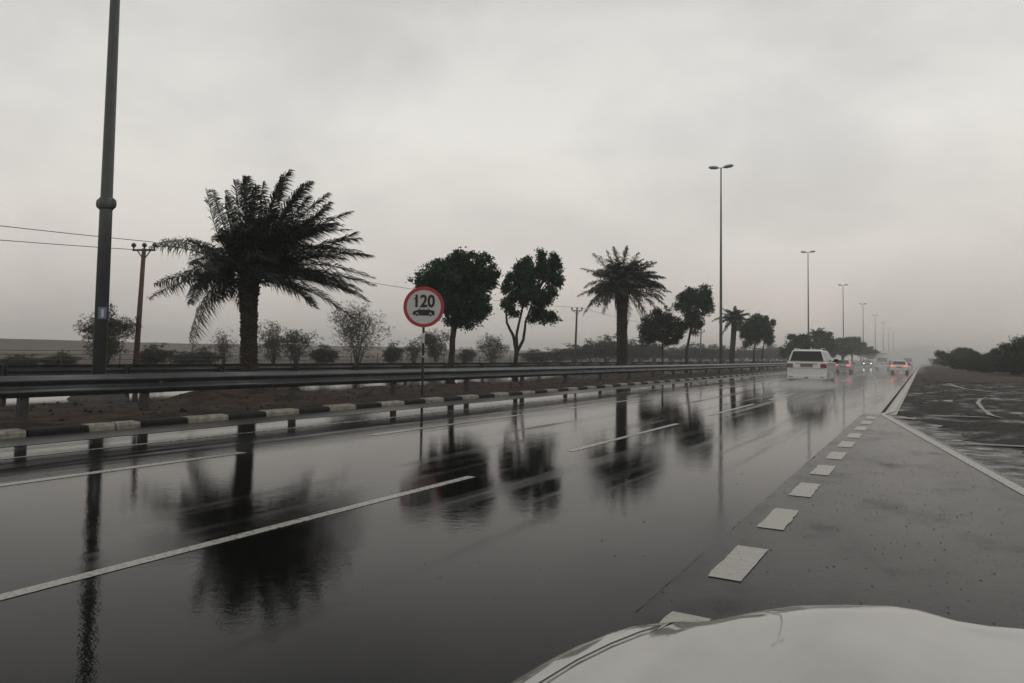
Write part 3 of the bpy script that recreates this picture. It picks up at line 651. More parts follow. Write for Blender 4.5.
def palm(name, label, px, py_base, X, crown_px, scale_r, fronds, nrand, tw, zb, seed, group='date palms in the median', wind=.0, ll=.62, dead=(), density=46, wd=.032, boots=True, lean=0.0, skirt=0):
    rng = random.Random(seed)
    base = at_x(px, py_base, X); base.z = zb
    cc = at_x(crown_px[0], crown_px[1], X)
    k = depth(cc) / F_PX
    t = thing(name, label, 'palm tree', base, group=group)
    U = right; V = Vector((0, 0, 1)); W = fwd
    c = cc - base
    b = MB(); n = 26; pts = []; rad = []
    for i in range(n + 1):
        q = i / n; pts.append(Vector((c.x * q, c.y * q, -0.1 + (c.z + .1) * q)) + U * (lean * math.sin(q * PI))); rad.append(tw * ((1.12 if q < .08 else 1.0) + .18 * max(0, q - .7) / .3 + .05 * math.sin(i * 2.4)))
    b.tube(pts, rad, 14)
    if boots:                                  # cut frond bases spiralling up the trunk
        nb = int(c.z / .085)
        for i in range(nb):
            for j in range(7):
                q = (i + .5 * (j % 2)) / nb; a = j * 2 * PI / 7 + i * .45
                p = pts[0].lerp(pts[-1], q) + U * (lean * math.sin(q * PI)); p.z = pts[0].z + (pts[-1].z - pts[0].z) * q
                r_ = tw * (1.0 + .22 * max(0, q - .7) / .3); dr = Vector((math.cos(a), math.sin(a), 0)); tn = Vector((-dr.y, dr.x, 0))
                L_ = rng.uniform(.05, .12) * (tw / .34) * (1.6 if q > .85 else 1); zz = Vector((0, 0, 1))
                w_ = tw * .36
                p0 = p + dr * r_ * .9
                b.add([p0 - tn * w_, p0 + tn * w_, p0 + tn * w_ * .6 + dr * L_ + zz * .13, p0 - tn * w_ * .6 + dr * L_ + zz * .13, p0 + zz * .16 + tn * w_ * .5, p0 + zz * .16 - tn * w_ * .5], [(0, 1, 2, 3), (3, 2, 4, 5), (0, 3, 5), (1, 4, 2)])
    b.build('trunk', M['bark'], t)
    lf = MB()
    wv = U * wind
    for (c1, tip, dw) in fronds:
        f1 = c + U * ((c1[0] - crown_px[0]) * k) - V * ((c1[1] - crown_px[1]) * k) + W * dw * .5
        f2 = c + U * ((tip[0] - crown_px[0]) * k) - V * ((tip[1] - crown_px[1]) * k) + W * dw
        frond(lf, lf, c + U * rng.uniform(-.1, .1) + V * rng.uniform(-.1, .15), f1, f2, density, ll, wd, rng=rng, wind=wv)
    for i in range(nrand):
        az = i * 2.399 + rng.uniform(-.2, .2); q = (i + .5) / nrand; el = R(86 - 74 * q ** 1.2 + rng.uniform(-8, 8)); Lf = scale_r * rng.uniform(.85, 1.08)
        dr = U * math.cos(az) + W * math.sin(az)
        d0 = dr * math.cos(el) + V * math.sin(el)
        m1 = c + d0 * Lf * .55; tip = c + d0 * Lf * .55 + (dr * math.cos(el - .9) + V * math.sin(el - .9)) * Lf * .5 + U * wind * Lf * .55 + V * (-.16 * Lf)
        frond(lf, lf, c + V * rng.uniform(-.15, .2), m1, tip, density, ll * rng.uniform(.85, 1.1), wd, rng=rng, wind=wv)
    for (c1, tip, dw) in dead:
        f1 = c + U * ((c1[0] - crown_px[0]) * k) - V * ((c1[1] - crown_px[1]) * k) + W * dw * .5
        f2 = c + U * ((tip[0] - crown_px[0]) * k) - V * ((tip[1] - crown_px[1]) * k) + W * dw
        frond(lf, lf, c - V * .15, f1, f2, density // 2, ll * .6, wd * .7, rng=rng, mi=1)
    for i in range(skirt):                    # old leaf stubs hanging round the trunk head
        a = rng.uniform(0, 2 * PI); dr = Vector((math.cos(a), math.sin(a), 0)); p = c + V * rng.uniform(-.9, 0)
        lf.tube([p + dr * tw * .8, p + dr * (tw * 1.5), p + dr * tw * 1.3 - V * rng.uniform(.5, 1.4)], [.03, .02, .008], 4, mi=1)
    lf.build('crown', [M['frond'], M['deadfrond']], t)
    return t
F1 = [((255, 215), (258, 180), .2), ((268, 215), (280, 175), -.2), ((270, 218), (288, 183), 1.1), ((278, 218), (298, 184), 0), ((256, 225), (264, 190), -1.1), ((285, 222), (309, 197), -.3), ((290, 228), (322, 203), .7), ((235, 225), (226, 192), -.4), ((243, 220), (242, 184), -1), ((296, 232), (334, 222), .2), ((303, 250), (352, 262), -1.2), ((215, 248), (186, 240), 0), ((222, 235), (206, 188), .3), ((215, 240), (213, 193), -.8), ((240, 215), (236, 173), .5), ((247, 210), (248, 178), -.5), ((262, 215), (270, 175), 1.0), ((265, 205), (292, 172), -.6), ((275, 205), (305, 178), .6), ((280, 210), (313, 185), -.9), ((290, 215), (325, 192), .2),
      ((300, 225), (346, 209), .6), ((300, 230), (335, 206), -1.0), ((305, 240), (362, 240), -.5), ((310, 245), (366, 254), .9), ((310, 255), (355, 232), 0), ((310, 262), (372, 285), .3), ((310, 265), (366, 292), -.9), ((300, 272), (345, 292), .9),
      ((290, 275), (317, 306), -.6), ((305, 278), (349, 318), .5), ((300, 270), (330, 276), -1.6),
      ((190, 232), (152, 242), .4), ((195, 240), (160, 250), -.9), ((205, 245), (178, 262), .9), ((195, 268), (145, 298), .3), ((190, 270), (165, 285), -.8), ((205, 275), (193, 350), .1), ((205, 270), (196, 340), -.35), ((225, 275), (207, 300), .9), ((215, 268), (208, 290), -1.0), ((228, 240), (205, 226), 1.2), ((225, 225), (222, 196), 0)]
palm('date_palm', 'big windswept date palm with rough leaf-scarred trunk, nearest in the median', 249.5, 368, -20.5, (249, 280), 3.45, F1, 36, .262, .1, 11, wind=.62, ll=.74, density=104, wd=.015, skirt=0)
F2 = [((600, 272), (581, 268), .6), ((602, 262), (592, 254), -.6), ((600, 285), (578, 296), .3), ((603, 285), (583, 315), -.4), ((608, 290), (604, 314), .4), ((612, 265), (606, 250), 0), ((618, 262), (614, 246), .5), ((622, 262), (626, 246), -.4), ((630, 262), (640, 252), .6), ((638, 268), (656, 262), 0),
      ((642, 272), (667, 278), .5), ((644, 280), (665, 292), -.5), ((640, 288), (660, 312), .4), ((636, 288), (650, 325), .2), ((640, 275), (668, 288), 1.2)]
palm('date_palm', 'second date palm, upright and symmetrical with a thick trunk, right of the three stemmed tree', 622, 366, -21, (622, 291), 3.6, F2, 60, .385, .1, 12, wind=.18, ll=.82, density=70, wd=.028, dead=[((640, 300), (648, 328), .2), ((630, 300), (629, 325), .5), ((636, 298), (644, 330), -.3)], skirt=24)
palm('date_palm', 'small young date palm just right of the second street lamp', 731, 364, -21, (734.5, 322), 2.5, [((720, 314), (712, 322), .2), ((728, 312), (722, 308), 0), ((735, 310), (736, 306), .3), ((744, 312), (750, 314), 0), ((728, 322), (722, 336), .2), ((742, 324), (748, 334), 0)], 30, .33, .1, 13, wind=.1, ll=.55, density=40, wd=.04, boots=False)
palm('date_palm', 'distant date palm poking above the dark trees left of the third street lamp', 817, 362, -21.5, (817, 338), 3.3, [], 34, .4, .1, 14, wind=.1, ll=.7, density=30, wd=.07, boots=False)

def leafy(b, lobes, n, size, rng, mi=0, clump=9, hole=0.0, elong=1.6):
    """leaf clumps through the volume of ellipsoid lobes, denser towards each surface"""
    vol = [max(1e-6, l[3] * l[4] * l[5]) ** .8 for l in lobes]; tot = sum(vol)
    for l, v in zip(lobes, vol):
        cx, cy, cz_, rx, ry, rz = l
        k = int(n * v / tot / clump)
        nsub = 16; subs = []
        for q in range(nsub):                 # smaller boughs bulging out of each lobe, gaps between them
            u = Vector((rng.gauss(0, 1), rng.gauss(0, 1), rng.gauss(0, 1))).normalized(); rr2 = rng.uniform(.5, .98); sr = rng.uniform(.20, .36)
            subs.append((Vector((cx + u.x * rx * rr2, cy + u.y * ry * rr2, cz_ + u.z * rz * rr2)), sr, u))
        for _ in range(k):
            c0, sr, u0 = rng.choice(subs) if rng.random() < .84 else (Vector((cx, cy, cz_)), .6, Vector((0, 0, 1)))
            u = Vector((rng.gauss(0, 1), rng.gauss(0, 1), rng.gauss(0, 1))).normalized()
            r_ = rng.random() ** .36 * sr
            c = c0 + Vector((u.x * rx * r_, u.y * ry * r_, u.z * rz * r_))
            ax = (u + u0 * .6 + Vector((0, 0, .3))).normalized()
            for _j in range(clump):
                p = c + Vector((rng.gauss(0, 1), rng.gauss(0, 1), rng.gauss(0, 1))) * size * .85
                d = (ax + Vector((rng.gauss(0, .7), rng.gauss(0, .7), rng.gauss(0, .7)))).normalized()
                s_ = d.cross(Vector((rng.gauss(0, 1), rng.gauss(0, 1), rng.gauss(0, 1)))).normalized()
                L_ = size * elong * rng.uniform(.6, 1.2); w_ = size * .42 * rng.uniform(.7, 1.2)
                b.add([p - d * L_ * .5, p + s_ * w_, p + d * L_ * .5, p - s_ * w_], [(0, 1, 2, 3)], mi)
def tree(name, label, base_px, X, lobes_px, stems, nleaf, size, seed, mats=('leaf',), zb=.1, group='broadleaf trees in the median', cat='tree', hole=.12, extra=None, thick=1.0, depthk=.9):
    """lobes_px: (x, y, rx, ry, depth offset in m); stems: polylines in pixels with end radii in m"""
    rng = random.Random(seed)
    base = at_x(base_px[0], base_px[1], X); base.z = zb
    k = depth(at_x(base_px[0], base_px[1] - 40, X)) / F_PX
    def W3(px, py, dw=0):
        q = at_x(px, py, X) ; q2 = q - base
        return q2 * 1.0 + Vector((0, 0, 0)) + fwd * dw if False else Vector(((px - base_px[0]) * k * right.x + fwd.x * dw, (px - base_px[0]) * k * right.y + fwd.y * dw, q2.z))
    t = thing(name, label, cat, base, group=group)
    b = MB()
    for st in stems:
        pts = [W3(x, y, d) for x, y, d in st[0]]
        r0, r1 = st[1]; n = len(pts) - 1
        fine = []; rr_ = []
        for i in range(n):
            for j in range(4):
                q = j / 4; p = pts[i].lerp(pts[i + 1], q) + Vector((rng.uniform(-1, 1), rng.uniform(-1, 1), 0)) * r1 * .25; fine.append(p); rr_.append(r0 + (r1 - r0) * (i + q) / n)
        fine.append(pts[-1]); rr_.append(r1)
        if st[0][0][1] >= base_px[1] - 1: fine[0] = Vector((fine[0].x, fine[0].y, -.15)); rr_[0] *= 1.35
        b.tube(fine, rr_, 9)
    lobes = []
    for x, y, rx, ry, d in lobes_px:
        c = W3(x, y, d); lobes.append((c.x, c.y, c.z, rx * k, rx * k * depthk, ry * k))
        # twigs from the top of the nearest stem into the lobe
        tops = [W3(*st[0][-1]) for st in stems]; tp = min(tops, key=lambda q: (q - c).length)
        for _ in range(3):
            e_ = c + Vector((rng.uniform(-1, 1) * rx * k, rng.uniform(-1, 1) * rx * k, rng.uniform(-.5, .8) * ry * k)) * .75
            b.tube([tp, tp.lerp(e_, .5) + Vector((0, 0, .12)), e_], [.05 * thick, .035 * thick, .012 * thick], 5)
    b.build('trunk', M['bark2'], t, smooth=True)
    lf = MB(); leafy(lf, lobes, nleaf, size, rng, hole=hole)
    lf.build('crown', [M[m] for m in mats], t)
    return t
tree('round_tree', 'dense round dark green tree directly behind the speed sign', (451, 366), -21,
     [(455, 282, 38, 26, 0), (432, 275, 22, 19, .3), (420, 280, 12, 9, -.3), (472, 270, 22, 17, -.4), (478, 295, 20, 22, .3), (452, 303, 27, 22, -.3), (440, 300, 20, 16, .4), (472, 313, 18, 15, 0), (450, 264, 20, 13, .2), (484, 282, 14, 16, .6), (462, 320, 18, 9, -.2), (428, 290, 16, 12, .1)],
     [([(451, 366, 0), (452, 345, 0), (454, 322, 0), (456, 298, 0)], (.17, .11)), ([(453, 330, 0), (466, 312, .2), (474, 298, .3)], (.08, .04)), ([(453, 330, 0), (442, 308, -.2), (434, 294, -.3)], (.08, .04))], 42000, .10, 21)
tree('three_stem_tree', 'loose tree on three thin dark stems, between the round tree and the second palm', (515.5, 366), -21,
     [(522, 282, 15, 20, 0), (508, 285, 8, 12, .2), (526, 298, 16, 15, -.2), (545, 276, 14, 14, .3), (556, 286, 8, 12, -.2), (545, 300, 14, 11, .1), (538, 316, 10, 10, .2), (549, 322, 9, 7, -.2), (540, 262, 6, 6, .2), (523, 266, 9, 8, 0), (508, 302, 8, 10, 0), (553, 270, 8, 8, 0), (513, 312, 6, 4, 0)],
     [([(515.5, 366, 0), (516, 352, 0), (513, 336, 0), (506, 322, 0), (505, 308, 0)], (.13, .05)), ([(515.5, 364, .05), (517, 352, .05), (516, 335, 0), (520, 316, 0), (524, 300, 0)], (.11, .05)), ([(515.5, 364, -.05), (517, 352, 0), (523, 340, 0), (525, 322, 0), (532, 304, 0)], (.12, .05))], 22000, .11, 22, hole=.22)
tree('bushy_tree', 'low brownish bushy tree on a thin trunk, half under the second palm', (662.5, 365), -21,
     [(662, 328, 20, 15, 0), (650, 330, 12, 12, .4), (674, 328, 12, 13, -.3), (660, 318, 14, 10, .2), (668, 338, 13, 8, 0), (648, 340, 8, 7, 0)],
     [([(662.5, 365, 0), (662.5, 350, 0), (663, 334, 0)], (.10, .06))], 17000, .12, 23, mats=('leaf2',))
tree('upright_tree', 'taller ragged topped green tree left of the second street lamp', (686, 364), -21,
     [(693, 312, 19, 17, 0), (696, 300, 15, 13, .4), (684, 304, 9, 13, -.3), (706, 308, 9, 13, .3), (692, 325, 14, 9, 0), (688, 292, 6, 7, 0), (704, 296, 7, 7, -.4)],
     [([(686, 364, 0), (687, 350, 0), (690, 332, 0), (692, 318, 0)], (.16, .09))], 18000, .13, 24)
tree('clipped_tree', 'small rounded dark tree with pinkish lower left edge, right of the small palm', (753.5, 364), -21,
     [(757, 332, 14, 14, 0), (748, 334, 10, 12, .4), (765, 332, 9, 13, .5), (757, 322, 11, 8, 0), (768, 336, 7, 8, 0)],
     [([(753.5, 364, 0), (754, 352, 0), (756, 340, 0)], (.17, .09))], 12000, .17, 25)
tree('slim_tree', 'slim tree merging with the rounded dark tree, its thin trunk on the right', (762, 364), -21.3,
     [(767, 329, 8, 12, 0), (763, 322, 6, 7, 0), (769, 340, 6, 6, 0)], [([(762, 364, 0), (763, 350, 0), (765, 338, 0)], (.12, .07))], 5000, .17, 26)
# the far row
tr = tree('median_tree', 'dark dense tree directly behind the white four wheel drive, left of the third lamp', (797, 362), -21.5,
     [(797, 345, 13, 10, 0), (788, 350, 8, 8, .6), (806, 346, 8, 10, -.6), (796, 338, 9, 5, .2)], [([(797, 362, 0), (797, 348, 0)], (.2, .12))], 9000, .24, 27, group='far dark trees lining the median')
far_desc = ['wide dark tree right behind the third street lamp', 'dark tree under the fourth street lamp, left of its pole', 'dark tree crown just right of the fourth street lamp pole', 'dark far tree second right of the fourth lamp pole', 'hazier tree halfway to the fifth street lamp',
            'greyish tree just before the fifth street lamp', 'grey hazy tree just past the fifth street lamp', 'faint tree before the sixth street lamp', 'faint low tree past the sixth street lamp', 'very faint tree before the seventh street lamp', 'ghostly tree near the seventh street lamp', 'last barely visible tree towards the vanishing point']
rng = random.Random(5)
for i, (px, topz, sc_) in enumerate([(824, 8.2, 1.25), (842, 7.9, 1.3), (852, 9.2, 1.45), (861, 8.6, 1.35), (868, 7.3, 1.2), (873, 6.6, 1.1), (878, 6.3, 1.1), (884, 6.0, 1.1), (889, 5.4, 1.0), (894, 5.2, 1.0), (899, 5.2, 1.1), (903, 5, 1.1)]):
    c = copy_tree(tr); X = -21.5 + rng.uniform(-.8, .8); g = at_x(px, 355, X); c.location = (X, g.y, .1)
    s = sc_ * .82; c.scale = (s * 1.15, s * 1.15, s * topz / 6.2 / s if False else topz / 6.3); c.rotation_euler = (0, 0, rng.uniform(0, 6)); relabel(c, far_desc[i])

# scrub beyond the opposite carriageway
def scrub(px, top_y, wpx, X, dens, seed, label, hz=365, name='scrub_bush', wisp=True, size=.07, mats=('bushleaf',), cat='bush', group='scrubby bushes beyond the opposite carriageway', zb=-.05):
    rng = random.Random(seed)
    g = at_x(px, top_y, X); H = g.z + .05; k = depth(g) / F_PX; Wd = wpx * k / 2
    t = thing(name, label, cat, (X, g.y, zb), group=group)
    b = MB(); lf = MB(); nb = 18 if wisp else 10; tips = []
    for i in range(nb):
        a = rng.uniform(0, 2 * PI); q = math.sqrt((i + .5) / nb)
        tip = Vector((math.cos(a) * Wd * q * .9, math.sin(a) * Wd * q * .8, H * rng.uniform(.55, .95) * (1 - .25 * q)))
        mid = Vector((tip.x * .35, tip.y * .35, tip.z * .5))
        b.tube([(0, 0, -.1), mid, tip], [.035, .02, .006], 5)
        for j in range(5):
            s = rng.uniform(.45, 1); p = (mid.lerp(tip, s)); e_ = p + Vector((rng.uniform(-1, 1), rng.uniform(-1, 1), rng.uniform(.1, .9))) * H * .17
            b.tube([p, e_], [.015, .006], 4); tips.append(e_)
        tips.append(tip)
    b.build('trunk', M['bark2'], t)
    lobes = [(p.x, p.y, p.z, H * .14, H * .14, H * .10) for p in tips] + [(tips[j].x * .6, tips[j].y * .6, tips[j].z * .55, H * .16, H * .16, H * .12) for j in range(0, len(tips), 4)]
    if not wisp: lobes += [(0, 0, H * .5, Wd * .8, Wd * .7, H * .42)] * 2
    leafy(lf, lobes, int(dens * 2.8), size * .9, rng, clump=6, hole=.1, elong=1.9)
    lf.build('crown', [M[m] for m in mats], t)
    return t
scrub(108, 304, 52, -46, 5200, 31, 'wispy acacia bush directly behind the nearest lamp post')
s_small = scrub(225, 327, 14, -52, 1200, 32, 'small spindly bush just left of the big palm trunk', size=.06)
scrub(275, 318, 30, -50, 2600, 33, 'open bush just right of the big palm trunk')
scrub(297, 325, 30, -49, 2600, 34, 'low spreading bush, second right of the big palm trunk')
scrub(359, 298, 46, -47, 7000, 35, 'tall wispy rounded acacia between the big palm and the speed sign', size=.065)
bd = scrub(392, 343, 22, -48, 3500, 36, 'small dense dark bush left of the speed sign', wisp=False)
scrub(414, 335, 26, -49, 1500, 37, 'thin pale bush low behind the speed sign pole')
scrub(437, 326, 32, -50, 6000, 38, 'dense grey green bush between the sign pole and the round tree trunk', wisp=False)
scrub(466, 344, 24, -50, 3000, 39, 'low bush just right of the round tree trunk', wisp=False)
scrub(492, 332, 36, -50, 4200, 40, 'wispy bush left of the three stemmed tree')
cs = [(152, 345, 30, 'low ragged bush right of the reddish utility pole'), (203, 348, 26, 'low dark scrub under the hanging palm frond'), (184, 352, 26, 'low scrub midway between the reddish pole and the big palm'), (325, 345, 24, 'low scrub left of the tall wispy acacia'), (62, 353, 30, 'low scrub just left of the nearest lamp post'), (18, 355, 40, 'low flat scrub by the left edge of the view'),
      (535, 350, 30, 'low hazy scrub just right of the three stemmed tree'), (556, 349, 26, 'low hazy scrub left of the middle utility pole'), (590, 341, 24, 'bush just right of the middle utility pole'), (606, 336, 30, 'rounded hazy bush left of the second palm trunk'), (640, 345, 26, 'bush between the second palm trunk and the brownish tree'),
      (673, 348, 26, 'hazy bush between the brownish tree and the upright tree'), (700, 344, 26, 'hazy bush right of the upright tree trunk'), (712, 346, 24, 'hazy bush immediately left of the second street lamp'), (742, 347, 24, 'hazy bush between the small palm and the rounded tree'), (775, 348, 26, 'hazy bush left of the far dark tree row'), (655, 340, 22, 'taller hazy bush behind the brownish tree trunk')]
cs += [(575, 345, 26, 'low hazy scrub at the foot of the middle utility pole'), (622, 342, 30, 'hazy scrub directly behind the second palm trunk'),
       (632, 340, 24, 'taller hazy bush just right of the second palm trunk'), (688, 345, 28, 'hazy bush behind the upright tree trunk'), (724, 346, 26, 'hazy bush between the second street lamp and small palm'), (758, 348, 26, 'hazy bush behind the rounded dark tree trunks'), (768, 346, 24, 'taller hazy bush right of the slim tree trunk'), (785, 349, 22, 'hazy bush against the left end of the far tree row')]
for i, (px, ty, wp, lb) in enumerate(cs):
    X = -50 - (i % 3) * 2.2; g = at_x(px, ty, X); c = copy_tree(bd); c.location = (X, g.y, -.05)
    g0 = at_x(392, 343, -48); k0 = depth(g0) / F_PX; k1 = depth(g) / F_PX
    sx = 1.25 * (wp * k1) / (22 * k0); c.scale = (sx, sx, (g.z + .05) / (g0.z + .05)); c.rotation_euler = (0, 0, i * 1.3); relabel(c, lb)

# right hand side scrub and trees
RG = 'scrub along the right side of the road'
rb = scrub(962, 347, 46, 6.5, 12000, 51, 'big rounded dark bush mass, right of the vanishing point', wisp=False, size=.17, mats=('leaf2',), group=RG, name='roadside_bush')
rt = scrub(1021, 335, 38, 9.5, 9000, 52, 'tall ragged dark bush at the right edge of the view', wisp=False, size=.12, mats=('leaf2',), group=RG, name='roadside_bush')
for i, (px, ty, wp, X, lb) in enumerate([(943, 357, 26, 5, 'lower hazy bush left of the big rounded bush mass'), (980, 351, 30, 7.2, 'dark bush on the right shoulder of the big rounded mass'), (996, 348, 22, 8.6, 'small round bush in the gap before the right edge bush'), (990, 356, 40, 7.6, 'low dark bush filling the gap right of the big mass'), (1012, 354, 46, 9, 'low wide dark bush under the right edge bush'), (1040, 350, 50, 10.5, 'dark bush cut by the right edge of the view'), (970, 357, 44, 6.3, 'low dark bush in front of the big rounded mass'), (932, 360, 16, 4, 'farthest faint bush nearest the vanishing point')]):
    g = at_x(px, ty, X); g0 = at_x(962, 347, 6.5); k0 = depth(g0) / F_PX; k1 = depth(g) / F_PX
    c = copy_tree(rb); c.location = (X, g.y, -.05); sx = wp * k1 / (46 * k0); c.scale = (sx, sx, (g.z + .05) / (g0.z + .05)); c.rotation_euler = (0, 0, i * 1.1 + .4); relabel(c, lb)
g = at_x(1008, 344, 30); b = MB(); b.tube([(0, 0, -.1), (0, 0, g.z)], .13, 6); b.tube([(-1.1, 0, g.z - .5), (1.1, 0, g.z - .5)], .07, 5)
o = b.build('utility_pole', M['greywood']); o.location = (30, g.y, 0); tag(o, 'tiny far utility pole above the scrub by the right edge', 'utility pole')

# ------------------------------------------------------------------ vehicles (facing +Y, origin under the middle)
def wheel(t, x, y, r, wd):
    b = MB(); s = 1 if x > 0 else -1
    wroot = bpy.data.objects.new('wheel', None); col.objects.link(wroot); wroot.parent = t; wroot.location = (x, y, r)
    b.tube([(-wd / 2, 0, 0), (-wd / 2 + .03, 0, 0), (wd / 2 - .03, 0, 0), (wd / 2, 0, 0)], [r - .03, r, r, r - .03], 28); b.build('tyre', M['tyre'], wroot, smooth=False)
    b = MB(); xo = s * (wd / 2 + .004)
    b.tube([(xo - s * .02, 0, 0), (xo, 0, 0)], [r * .62, r * .6], 24); 
    for k in range(5):
        a = 2 * PI * k / 5; b.box((xo + s * .01, math.cos(a) * r * .3, math.sin(a) * r * .3), (.02, .07, r * .55), M=Matrix.Rotation(a - PI / 2, 3, 'X'))
    b.build('rim', M['rim'], wroot)
def arch(prof, yc, r, z0, n=8, rev=False):
    pts = [(yc + r * math.cos(PI * k / n), z0 + r * math.sin(PI * k / n)) for k in range(n + 1)]
    return pts
def face_pt(q, u, v, off):
    a, b_, c, d = [Vector(p) for p in q]     # bottom-left, bottom-right, top-right, top-left
    p = (a.lerp(b_, u)).lerp(d.lerp(c, u), v); nrm = (b_ - a).cross(d - a).normalized(); return p + nrm * off
def vehicle(name, label, cat, loc, kind, paint, tails, lit_head=False, rot=0.0, group='traffic driving away on the wet road', detail=False):
    t = thing(name, label, cat, loc, rot, group)
    P = M[paint]
    if kind == 'suv': Lh, W, H, belt, wr, ride = 2.47, .99, 1.99, 1.34, .41, .42
    elif kind == 'van': Lh, W, H, belt, wr, ride = 2.5, .93, 1.98, 1.1, .35, .34
    else: Lh, W, H, belt, wr, ride = 2.3, .90, 1.45, .95, .33, .28
    ya = Lh - .92; yb = -Lh + 1.0
    prof = [(-Lh + .06, ride + .05)]
    prof += [(yb - wr * 1.2 * math.cos(PI * k / 8), max(ride, wr * 1.2 * math.sin(PI * k / 8) + wr * .7)) if 0 < k < 8 else (yb - wr * 1.2 * math.cos(PI * k / 8), ride) for k in range(9)]
    prof += [(ya - wr * 1.2 * math.cos(PI * k / 8), max(ride, wr * 1.2 * math.sin(PI * k / 8) + wr * .7)) if 0 < k < 8 else (ya - wr * 1.2 * math.cos(PI * k / 8), ride) for k in range(9)]
    hoodz = belt - .05 if kind != 'sedan' else belt - .12
    prof += [(Lh - .04, ride + .06), (Lh, ride + .3), (Lh - .05, hoodz - .12), (Lh - .25, hoodz), (Lh - 1.25, belt)]
    prof += ([(-Lh + .08, belt + .02), (-Lh, belt - .15), (-Lh, ride + .25)] if kind != 'sedan' else [(-Lh + .9, belt + .04), (-Lh + .12, belt + .02), (-Lh, belt - .12), (-Lh, ride + .25)])
    b = MB(); b.prism(prof, -W, W); b.build('body', P, t, bevel=.06)
    # cabin frustum
    if kind == 'suv': y0, y1, yt0, yt1 = -Lh + .05, Lh - 1.25, -Lh + .22, Lh - 1.95
    elif kind == 'van': y0, y1, yt0, yt1 = -Lh + .05, Lh - .9, -Lh + .2, Lh - 1.6
    else: y0, y1, yt0, yt1 = -Lh + .45, Lh - 1.25, -Lh + 1.15, Lh - 2.05
    wb, wt = W - .03, W - .22
    zb_, zt_ = belt - .02, H - .05
    B = [(-wb, y0, zb_), (wb, y0, zb_), (wb, y1, zb_), (-wb, y1, zb_)]; T = [(-wt, yt0, zt_), (wt, yt0, zt_), (wt, yt1, zt_), (-wt, yt1, zt_)]
    T2 = [(-wt + .12, yt0 + .15, H), (wt - .12, yt0 + .15, H), (wt - .12, yt1 - .2, H), (-wt + .12, yt1 - .2, H)]
    b = MB(); b.add(B + T + T2, [(0, 1, 5, 4), (1, 2, 6, 5), (2, 3, 7, 6), (3, 0, 4, 7), (4, 5, 9, 8), (5, 6, 10, 9), (6, 7, 11, 10), (7, 4, 8, 11), (8, 9, 10, 11), (3, 2, 1, 0)])
    b.build('cabin', P, t, bevel=.13)
    def win(q, u0, u1, v0, v1, nm, off=.008):
        b = MB(); ps = [face_pt(q, u, v, off) for u, v in ((u0, v0), (u1, v0), (u1, v1), (u0, v1))]; pi = [face_pt(q, u, v, -.01) for u, v in ((u0, v0), (u1, v0), (u1, v1), (u0, v1))]
        b.add(ps + pi, [(0, 1, 2, 3), (0, 4, 5, 1), (1, 5, 6, 2), (2, 6, 7, 3), (3, 7, 4, 0)]); b.build(nm, M['glass'], t)
    win([B[0], B[1], T[1], T[0]], .06, .94, .10, .93, 'rear_window')
    win([B[2], B[3], T[3], T[2]], .05, .95, .10, .95, 'windscreen')
    cuts = [(.04, .30), (.33, .62), (.65, .93)] if kind != 'sedan' else [(.12, .48), (.52, .88)]
    for a, c in cuts:
        win([B[1], B[2], T[2], T[1]], a, c, .10, .9, 'side_window'); win([B[3], B[0], T[0], T[3]], 1 - c, 1 - a, .10, .9, 'side_window')
    for x in (-1, 1):
        for y in (ya, yb): wheel(t, x * (W - .13), y, wr, .25)
        lh = .22 if kind == 'suv' else .17; lw = .30 if kind == 'suv' else .42; lz = belt - .20 if kind == 'suv' else belt - .14
        b = MB(); b.box((x * (W - lw / 2 - .01), -Lh + .01, lz), (lw, .07, lh))
        tm = M['tail_on'] if tails == 'on' else (M['tail_off'] if x > 0 else M['tail_pale'])
        b.build('tail_light', tm, t, bevel=.015)
        b = MB(); b.box((x * (W - .22), Lh - .05, hoodz - .2), (.34, .08, .15)); b.build('headlight', M['head_on'] if lit_head else M['rim'], t, bevel=.015)
        b = MB(); b.box((x * (W + .13), Lh - 1.45, belt + .08), (.22, .10, .18)); b.box((x * (W + .01), Lh - 1.42, belt + .02), (.12, .05, .05)); b.build('wing_mirror', M['plastic'], t, bevel=.02)
    b = MB(); b.box((0, -Lh - .03, ride + .12), (2 * W - .05, .16, .22)); b.build('rear_bumper', P, t, bevel=.04)
    b = MB(); b.box((0, -Lh - .012, belt - .19 if kind != 'sedan' else ride + .38), (.62 if kind == 'suv' else .52, .02, .16 if kind == 'suv' else .13)); b.build('number_plate', M['plate'], t)
    b = MB(); b.box((0, Lh + .0, ride + .28), (1.2, .06, .3)); b.build('grille', M['plastic'], t, bevel=.01)
    if detail:
        b = MB(); b.box((0, -Lh - .02, belt - .08), (1.1, .03, .05)); b.build('plate_garnish', M['chrome'], t, bevel=.01)
        b = MB(); b.box((0, -Lh - .115, ride + .09), (.16, .03, .08)); b.build('tow_cover', M['plastic'], t)
        b = MB(); b.box((0, -Lh - .05, belt - .335), (1.8, .012, .012)); b.build('tailgate_seam', M['plastic'], t)
        b = MB(); b.tube([(.18, -Lh + .5, H - .01), (.18, -Lh + .42, H + .12)], [.05, .015], 8); b.build('antenna', P, t)
        for x in (-1, 1):
            b = MB(); b.tube([(x * (wt - .1), yt0 + .25, H + .0), (x * (wt - .1), yt0 + .35, H + .06), (x * (wt - .1), yt1 - .35, H + .06), (x * (wt - .1), yt1 - .2, H)], .02, 6); b.build('roof_rail', M['rim'], t)
            b = MB(); b.box((x * (W - .22), -Lh - .115, ride + .13), (.2, .015, .05)); b.build('reflector', M['tail_off'], t)
        b = MB()
